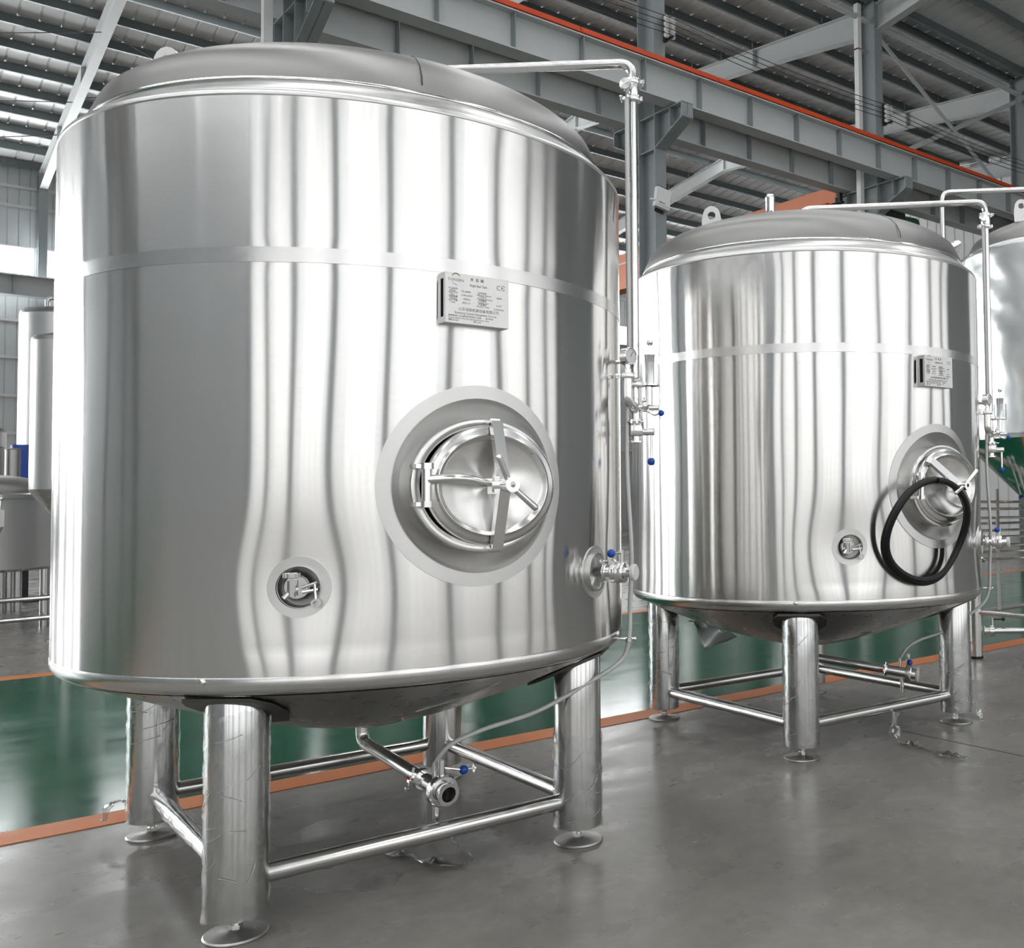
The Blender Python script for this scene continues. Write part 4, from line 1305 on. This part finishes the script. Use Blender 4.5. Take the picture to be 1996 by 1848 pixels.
# loose film pulled over to the neighbour
vs = []; mb = MB()
for i in range(13):
    for j in range(9):
        u, v = i / 12, j / 8
        a = Vector((6.72, 5.02, 3.60 - 0.22 * v)); b = Vector((7.30, 5.05, 3.68 - 0.30 * v))
        p = a * (1 - u) + b * u + Vector((0.0, 0.03 * math.sin(9 * v + 3 * u), 0.02 * math.sin(17 * v + 4 * u) - 0.05 * math.sin(PI * u)))
        vs.append(p - Vector((8.05, 4.37, 0)))
mb.add(vs, [(i * 9 + j, i * 9 + j + 1, (i + 1) * 9 + j + 1, (i + 1) * 9 + j) for i in range(12) for j in range(8)])
o = mb.build('film_wrap', 'film', TC, sharp=180)
for az in (-135, 135, -45, 45):
    a = R_(az)
    lg = MB().lathe([(0.052, 0.02), (0.056, 0.02), (0.056, 1.96), (0.05, 1.96)], 24).build('leg', 'tube_steel', TC, (0.93 * math.cos(a), 0.93 * math.sin(a), 0))
    MB().lathe([(1e-4, 0.0), (0.058, 0.0), (0.060, 0.022), (1e-4, 0.024)], 24).build('foot_cap', 'black_plastic', lg)
q = 0.93 / math.sqrt(2)
for (x0, y0), (x1, y1) in (((-q, -q), (q, -q)), ((q, -q), (q, q)), ((q, q), (-q, q)), ((-q, q), (-q, -q))):
    MB().tube([(x0, y0, 0.40), (x1, y1, 0.40)], 0.022, 14).build('brace', 'tube_steel', TC)
MB().tube(arc_pts([(0, 0, 0.66), (0, 0, 0.24), (-0.46, 0.62, 0.22)], 0.06, 6), 0.026, 16).build('drain_pipe', 'tube_steel', TC)
dv = Vector((-0.46, 0.62, 0.22)); dd = Vector((-0.46, 0.62, 0)).normalized()
MB().lathe([(0.026, -0.02), (0.05, -0.015), (0.05, 0.02), (0.03, 0.025), (0.03, 0.06), (0.04, 0.062), (0.04, 0.07), (1e-4, 0.07)], 24, frame_z(dv, dd)).build('drain_valve', 'cast_steel', TC)
MB().tube([dv + Vector((0, 0, 0.04)), dv + Vector((0, 0, 0.11))], 0.011, 10).build('valve_neck', 'cast_steel', TC)
MB().tube([dv + Vector((0, 0, 0.10)), dv + Vector((0.07, -0.05, 0.10))], 0.006, 8).build('handle_rod', 'black_plastic', TC)
MB().sphere(dv + Vector((0.08, -0.06, 0.10)), 0.017, 8).build('handle_ball', 'black_plastic', TC)
# vent pipe over the dome
MB().tube(arc_pts([(-0.78, 0.83, 3.3), (-0.78, 0.83, 4.12), (0.0, 0.0, 4.12), (0, 0, 3.8)], 0.08, 7), 0.022, 18).build('spray_pipe', 'tube_steel', TC)
lugc = [c for c in TA.children if c.name.startswith('lifting_lug')][0].copy(); COL.objects.link(lugc); lugc.parent = TC; lugc.location = (-0.78, 0.04, 3.745)
# pipework bundled under the cone
for i, (y, z, x0, x1) in enumerate(((0.50, 1.36, -0.74, 0.1), (0.47, 1.30, -0.78, 0.1), (0.52, 1.22, -0.70, 0.5), (0.56, 1.17, -0.66, 0.5), (0.50, 1.11, -0.72, 0.5), (0.54, 1.05, -0.70, 0.5), (0.49, 0.98, -0.66, 0.5), (0.53, 0.92, -0.76, 0.5), (0.47, 0.86, -0.68, 0.5))):
    MB().tube([(x0, y + 0.08, z), (x1, y - 0.12, z - 0.01)], 0.013, 10).build('cip_pipe', 'tube_steel', TC)
    MB().lathe([(0.013, 0), (0.024, 0.002), (0.024, 0.012), (0.013, 0.014)], 14, frame_z((x0, y + 0.08, z), (-1, 0.1, 0))).build('pipe_ferrule', 'cast_steel', TC)
for x, y in ((-0.45, 0.55), (0.42, 0.44)):
    mb = MB(); mb.box((x, y, 0.94), (0.03, 0.016, 1.06)); mb.build('pipe_hanger', 'satin_steel', TC)
MB().tube([(-0.24, 0.30, 1.40), (-0.34, 0.36, 1.40)], 0.008, 8).build('handle_rod', 'cast_steel', TC); knob(TC, 'handle_ball', (-0.36, 0.37, 1.40), 0.0165)
for a_, b_ in (((-0.62, 0.36, 1.86), (-0.42, 0.2, 1.72)), ((-0.55, 0.30, 1.80), (-0.40, 0.16, 1.64))):
    MB().tube([a_, b_], 0.011, 8).build('film_strand', 'hose_pvc', TC)
mb = MB(); M = frame_z((7.60, 4.44, 1.655), (-0.62, -0.78, 0.08), (0.28, -0.2, 0.95)); mb.box((0, 0, 0), (0.30, 0.25, 0.003), M)
pp_ = mb.build('paper_sheet', 'paper'); tag(pp_, 'tilted grey printed paper sheet hanging at the wrapped tank', 'paper')

plain('vessel_steel', (0.86, 0.855, 0.845), 0.36, 1.0)
# ------------------------------------------------------------------ brewhouse vessels in the background
def vessel(name, c, r, z0, z1, label, top=0.12, cone=0.0, mat='vessel_steel', legs=True):
    root = tag(empty(name, (c[0], c[1], 0)), label, 'tank', 'background vessels')
    prof = [(r, z0), (r, z1)]
    MB().lathe(prof, 64).build('shell', mat, root)
    MB().lathe([(r, z1 - 0.002), (r * 0.985, z1 + top * 0.35), (r * 0.9, z1 + top * 0.62), (r * 0.6, z1 + top * 0.88), (1e-4, z1 + top)], 64).build('top_head', 'dome_steel', root, sharp=80)
    MB().lathe([(r, z0 + 0.002), (r * 0.97, z0 - 0.03), (0.06, z0 - 0.06 - cone), (0.05, z0 - 0.10 - cone), (1e-4, z0 - 0.10 - cone)], 64).build('bottom_head', 'head_steel', root, sharp=60)
    if legs:
        for az in (-135, 135, -45, 45):
            a = R_(az + 20); MB().tube([(0.9 * r * math.cos(a), 0.9 * r * math.sin(a), 0), (0.9 * r * math.cos(a), 0.9 * r * math.sin(a), z0 + 0.02)], 0.05, 16).build('leg', 'leg_steel', root)
    return root
v1 = vessel('hot_liquor_tank', (2.875, 20.27), 0.64, 1.1, 4.66, 'tall slim mirror-bright tank at the far left with a bent top pipe', 0.16)
MB().tube(arc_pts([(-0.25, 0, 4.7), (-0.25, 0, 4.98), (0.15, 0, 5.02)], 0.08, 5), 0.035, 12).build('vent_pipe', 'tube_steel', v1)
v2 = vessel('buffer_tank', (1.845, 12.65), 0.345, 1.60, 3.17, 'shorter slim tank with cone base just left of the near tank', 0.10, 0.34, legs=False)
MB().lathe([(0.075, 0.012), (0.075, 1.22)], 16).build('pedestal', 'leg_steel', v2); MB().lathe([(1e-4, 0.0), (0.16, 0.0), (0.16, 0.014), (1e-4, 0.014)], 20).build('base_plate', 'foot_steel', v2)
v3 = vessel('mash_tun', (0.92, 14.72), 1.16, 0.72, 1.56, 'wide low vat with a conical lid at the far left', 0.26)
MB().lathe([(1.17, 1.50), (1.20, 1.52), (1.20, 1.56), (1.17, 1.58)], 64).build('lid_ring', 'cast_steel', v3)
MB().tube(arc_pts([(-0.35, -1.55, 0.95), (0.30, -1.42, 0.95), (0.42, -1.30, 1.20)], 0.12, 6), 0.03, 14).build('transfer_pipe', 'tube_steel', v3)
mb = MB(); mb.box((0.42, -1.29, 1.30), (0.07, 0.07, 0.18)); mb.build('level_switch', 'cast_steel', v3)
MB().tube([(0.42, -1.28, 1.38), (0.43, -1.27, 1.50)], 0.01, 8).build('switch_rod', 'cast_steel', v3); MB().sphere((0.43, -1.27, 1.51), 0.025, 8).build('switch_ball', 'cast_steel', v3)
for z in (0.35, 0.12):
    MB().tube([(-0.9, -0.95, z), (1.3, -0.55, z)], 0.03, 10).build('brace', 'leg_steel', v3)
v4 = vessel('small_vessel', (1.62, 18.6), 0.30, 1.3, 2.55, 'short dark-topped vessel at the left edge above the vat', 0.10)
v5 = vessel('filter_cylinder', (1.58, 16.6), 0.11, 1.1, 2.22, 'narrow pale cylinder standing behind the vat lid', 0.03, mat='satin_steel')
v6 = vessel('filter_cylinder', (1.80, 16.72), 0.09, 1.1, 2.20, 'narrow dark cylinder next to the blue panel', 0.03, mat='foot_steel')
plain('fermenter_steel', (0.42, 0.415, 0.405), 0.35, 1.0)  # unseen vessels added to darken what the green floor reflects
for x, y, lb in ((4.9, 18.5, 'left of the three unseen fermenters added behind the near tank'), (7.6, 18.2, 'middle of the three unseen fermenters added behind the near tank'), (10.4, 18.0, 'right of the three unseen fermenters added behind the near tank'), (15.6, 17.6, 'left of the three unseen fermenters added behind the farther tank'), (18.8, 17.6, 'middle of the three unseen fermenters added behind the farther tank'), (22.0, 17.6, 'right of the three unseen fermenters added behind the farther tank')):
    v = vessel('added_fermenter', (x, y), 1.15, 1.5, 4.3, lb, 0.3, 0.5, mat='fermenter_steel'); v['group'] = 'added fermenters in the rear bay'
bp = tag(empty('blue_cabinet', (2.35, 19.6, 0)), 'bright blue control cabinet glimpsed between the background tanks', 'cabinet')
bp.location = (2.12, 18.2, 0)
mb = MB(); mb.box((0, 0, 1.90), (0.36, 0.3, 0.90)); mb.build('cabinet_body', 'blue_plastic', bp)
mb = MB(); mb.box((0, -0.155, 1.90), (0.30, 0.01, 0.82)); mb.build('cabinet_door', 'blue_plastic', bp)
mb = MB(); mb.box((0, 0, 0.72), (0.10, 0.10, 1.46)); mb.box((0, 0, 0.012), (0.34, 0.3, 0.024)); mb.build('cabinet_post', 'motor_dark', bp)

# ------------------------------------------------------------------ overhead crane in the rear bay
cr = tag(empty('overhead_crane', (17.62, 15.5, 8.2)), 'orange overhead crane girder seen behind the farther tank', 'crane')
mb = MB(); L = 21.6
pts = [(15.45 - 15.5, 0.20, 0.55), (16.2 - 15.5, -0.45, 0.58), (36.3 - 15.5, -0.50, 0.58), (37.0 - 15.5, 0.2, 0.55)]
vs = []
for y, zl, zh in pts:
    for x in (-0.22, 0.22):
        vs += [(x, y, zl), (x, y, zh)]
for i in range(3):
    o_ = 4 * i
    mb.add(vs[o_:o_ + 8], [(0, 1, 3, 2), (4, 6, 7, 5), (0, 4, 5, 1), (2, 3, 7, 6), (0, 2, 6, 4), (1, 5, 7, 3)])
mb.build('box_girder', 'crane_orange', cr)
for y in (-0.06, 21.44):
    mb = MB(); mb.box((0.05, y, -0.09), (1.5, 0.26, 0.26)); mb.build('end_carriage', 'rail_orange', cr)
for x in (-0.5, 0.6):
    mb = MB(); mb.box((x, -0.30, 0.03), (0.10, 0.42, 0.03)); mb.box((x, -0.43, 0.145), (0.10, 0.06, 0.20)); mb.build('carriage_hanger', 'motor_dark', cr)
mb = MB(); mb.box((-0.225, 8.6, 0.30), (0.006, 7.0, 0.05)); mb.build('white_stripe', 'white_paint', cr)
mb = MB(); mb.box((1.85, 0.12, 0.42), (0.9, 0.5, 0.55)); mb.build('hoist_body', 'motor_dark', cr)
plain('motor_green', (0.02, 0.10, 0.06), 0.4)
MB().tube([(2.2, 0.25, 0.20), (3.0, 0.15, 0.20)], 0.22, 24).build('drive_motor', 'motor_green', cr)
mb = MB(); mb.box((1.6, 0.15, 0.02), (3.0, 0.16, 0.12)); mb.build('motor_bracket', 'motor_dark', cr)
for x in (1.55, 1.75, 1.95):
    MB().tube([(x, -0.12, 0.55), (x, -0.12, 0.75)], 0.04, 10).build('orange_plug', 'rail_orange', cr)

# ------------------------------------------------------------------ small fittings on the columns
jb = tag(empty('control_box', (11.03, YM - 0.27, 6.86)), 'white control box tilted on the face of a grey steel column', 'box')
jb.rotation_euler = (0, R_(10), 0)
mb = MB(); mb.box((0, -0.05, 0), (0.34, 0.10, 0.38)); o = mb.build('box_body', 'white_plastic', jb)
bv = o.modifiers.new('round', 'BEVEL'); bv.width = 0.02; bv.segments = 3
mb = MB(); mb.box((0, -0.105, 0.01), (0.28, 0.012, 0.30)); mb.build('box_lid', 'white_plastic', jb)
mb = MB(); mb.box((-0.08, -0.112, -0.10), (0.05, 0.003, 0.022)); mb.build('orange_mark', 'rail_orange', jb)
mb = MB(); mb.box((-0.01, -0.112, -0.10), (0.08, 0.003, 0.015)); mb.build('grey_mark', 'print_grey', jb)
MB().tube([(-0.16, -0.05, -0.08), (-0.26, -0.05, -0.09)], 0.02, 10).build('cable_gland', 'white_plastic', jb)
mb = MB(); mb.box((0, 0.006, 0.0), (0.20, 0.012, 0.50)); mb.build('mount_plate', 'motor_dark', jb)
for i, (x, lab) in enumerate(((XF[6], 'rack of white insulators carrying wires on the nearer column'), (XF[7], 'rack of white insulators carrying wires on the farther column'))):
    ir = tag(empty('insulator_rack', (x + 0.10, YM - 0.27, 9.95)), lab, 'insulators', 'busbar insulators')
    mb = MB(); mb.box((0, -0.04, 0.10), (0.05, 0.08, 0.50)); mb.box((0.0, -0.14, 0.33), (0.04, 0.24, 0.03)); mb.box((0.0, -0.14, -0.12), (0.04, 0.24, 0.03)); mb.build('rack_frame', 'motor_dark', ir)
    bl = MB().lathe([(1e-4, 0), (0.042, 0.004), (0.052, 0.022), (0.040, 0.040), (0.054, 0.060), (0.042, 0.08), (1e-4, 0.088)], 14).mesh('insulator', 'ceramic')
    for k in range(4):
        for sx in (-1, 1):
            b_ = inst('insulator', bl, ir, (sx * 0.03, -0.16, -0.08 + 0.105 * k)); b_.rotation_euler = (0, sx * PI / 2, 0)
for k in range(4):
    z = 9.87 + 0.105 * k
    pts = []
    for i in range(6, 8):
        for t in range(8):
            u = t / 8
            pts.append((XF[i] + 6.3 * u + 0.1, YM - 0.492, z - 0.10 * math.sin(PI * u)))
    pts = [(XF[5] + 0.1 + 6.3 * t / 8, YM - 0.492, z - 0.10 * math.sin(PI * t / 8)) for t in range(8)] + pts
    o = MB().tube(pts, 0.007, 6, cap=True).build('trolley_wire', 'wire_black', sharp=80)
    tag(o, '%s of the four thin black wires strung along the columns' % ('lowest', 'second lowest', 'second highest', 'highest')[k], 'wire', 'trolley wires')
for x, lab in ((XF[5] - 0.42, 'white downpipe standing left of the column above the near tank'), (XF[7] - 0.42, 'white downpipe standing left of the column behind the farther tank')):
    dpz = tag(empty('downpipe', (x, YM, 0)), lab, 'pipe', 'rain downpipes')
    mb = MB(); mb.box((0, 0, 6.27), (0.12, 0.12, 12.54)); mb.build('pipe_shaft', 'white_paint', dpz)
    for z in (3.0, 6.0, 9.3, 11.5):
        mb = MB(); mb.box((0.12, 0, z), (0.36, 0.14, 0.03)); mb.build('pipe_strap', 'satin_steel', dpz)

# ------------------------------------------------------------------ names for the rest of the setting
for o in scene.objects:
    if o.parent is None and o.get('kind') == 'structure' and not o.get('label'):
        n = o.name
        if n.startswith('window_'):
            if o.location.y < 0: tag(o, 'tall white-framed daylight window in the front wall', 'window', 'front wall windows')
            elif o.location.z < 7: tag(o, 'unseen tall window added low in the back wall for its light', 'window', 'added tall back wall windows')
            elif abs(o.location.x - (XF[4] + XF[5]) / 2) < 0.1: tag(o, 'bright high window at the left edge of the back wall', 'window', 'back wall window band')
            elif abs(o.location.x - (XF[5] + XF[6]) / 2) < 0.1: tag(o, 'bright high window right of the slim back wall column', 'window', 'back wall window band')
            else: tag(o, 'bright high window of the back wall band hidden behind the tanks', 'window', 'back wall window band')
        elif n.startswith('wall_front'): tag(o, 'white front wall with tall windows behind the viewer', 'wall')
        elif n.startswith('wall_right'): tag(o, 'grey end wall of the front bay', 'wall')
        elif n.startswith('wall_left'): tag(o, 'grey end wall on the left of the hall', 'wall')
        elif n.startswith('steel_column'): tag(o, 'grey steel column of the middle row outside the view', 'column')
        elif n.startswith('wall_column'): tag(o, 'grey column standing against the front wall' if o.location.y < 0 else 'grey column against the back wall hidden from view', 'column')
        elif n.startswith('strut_tube'): tag(o, 'round grey strut tube of the column row outside the view', 'strut', 'strut tubes')
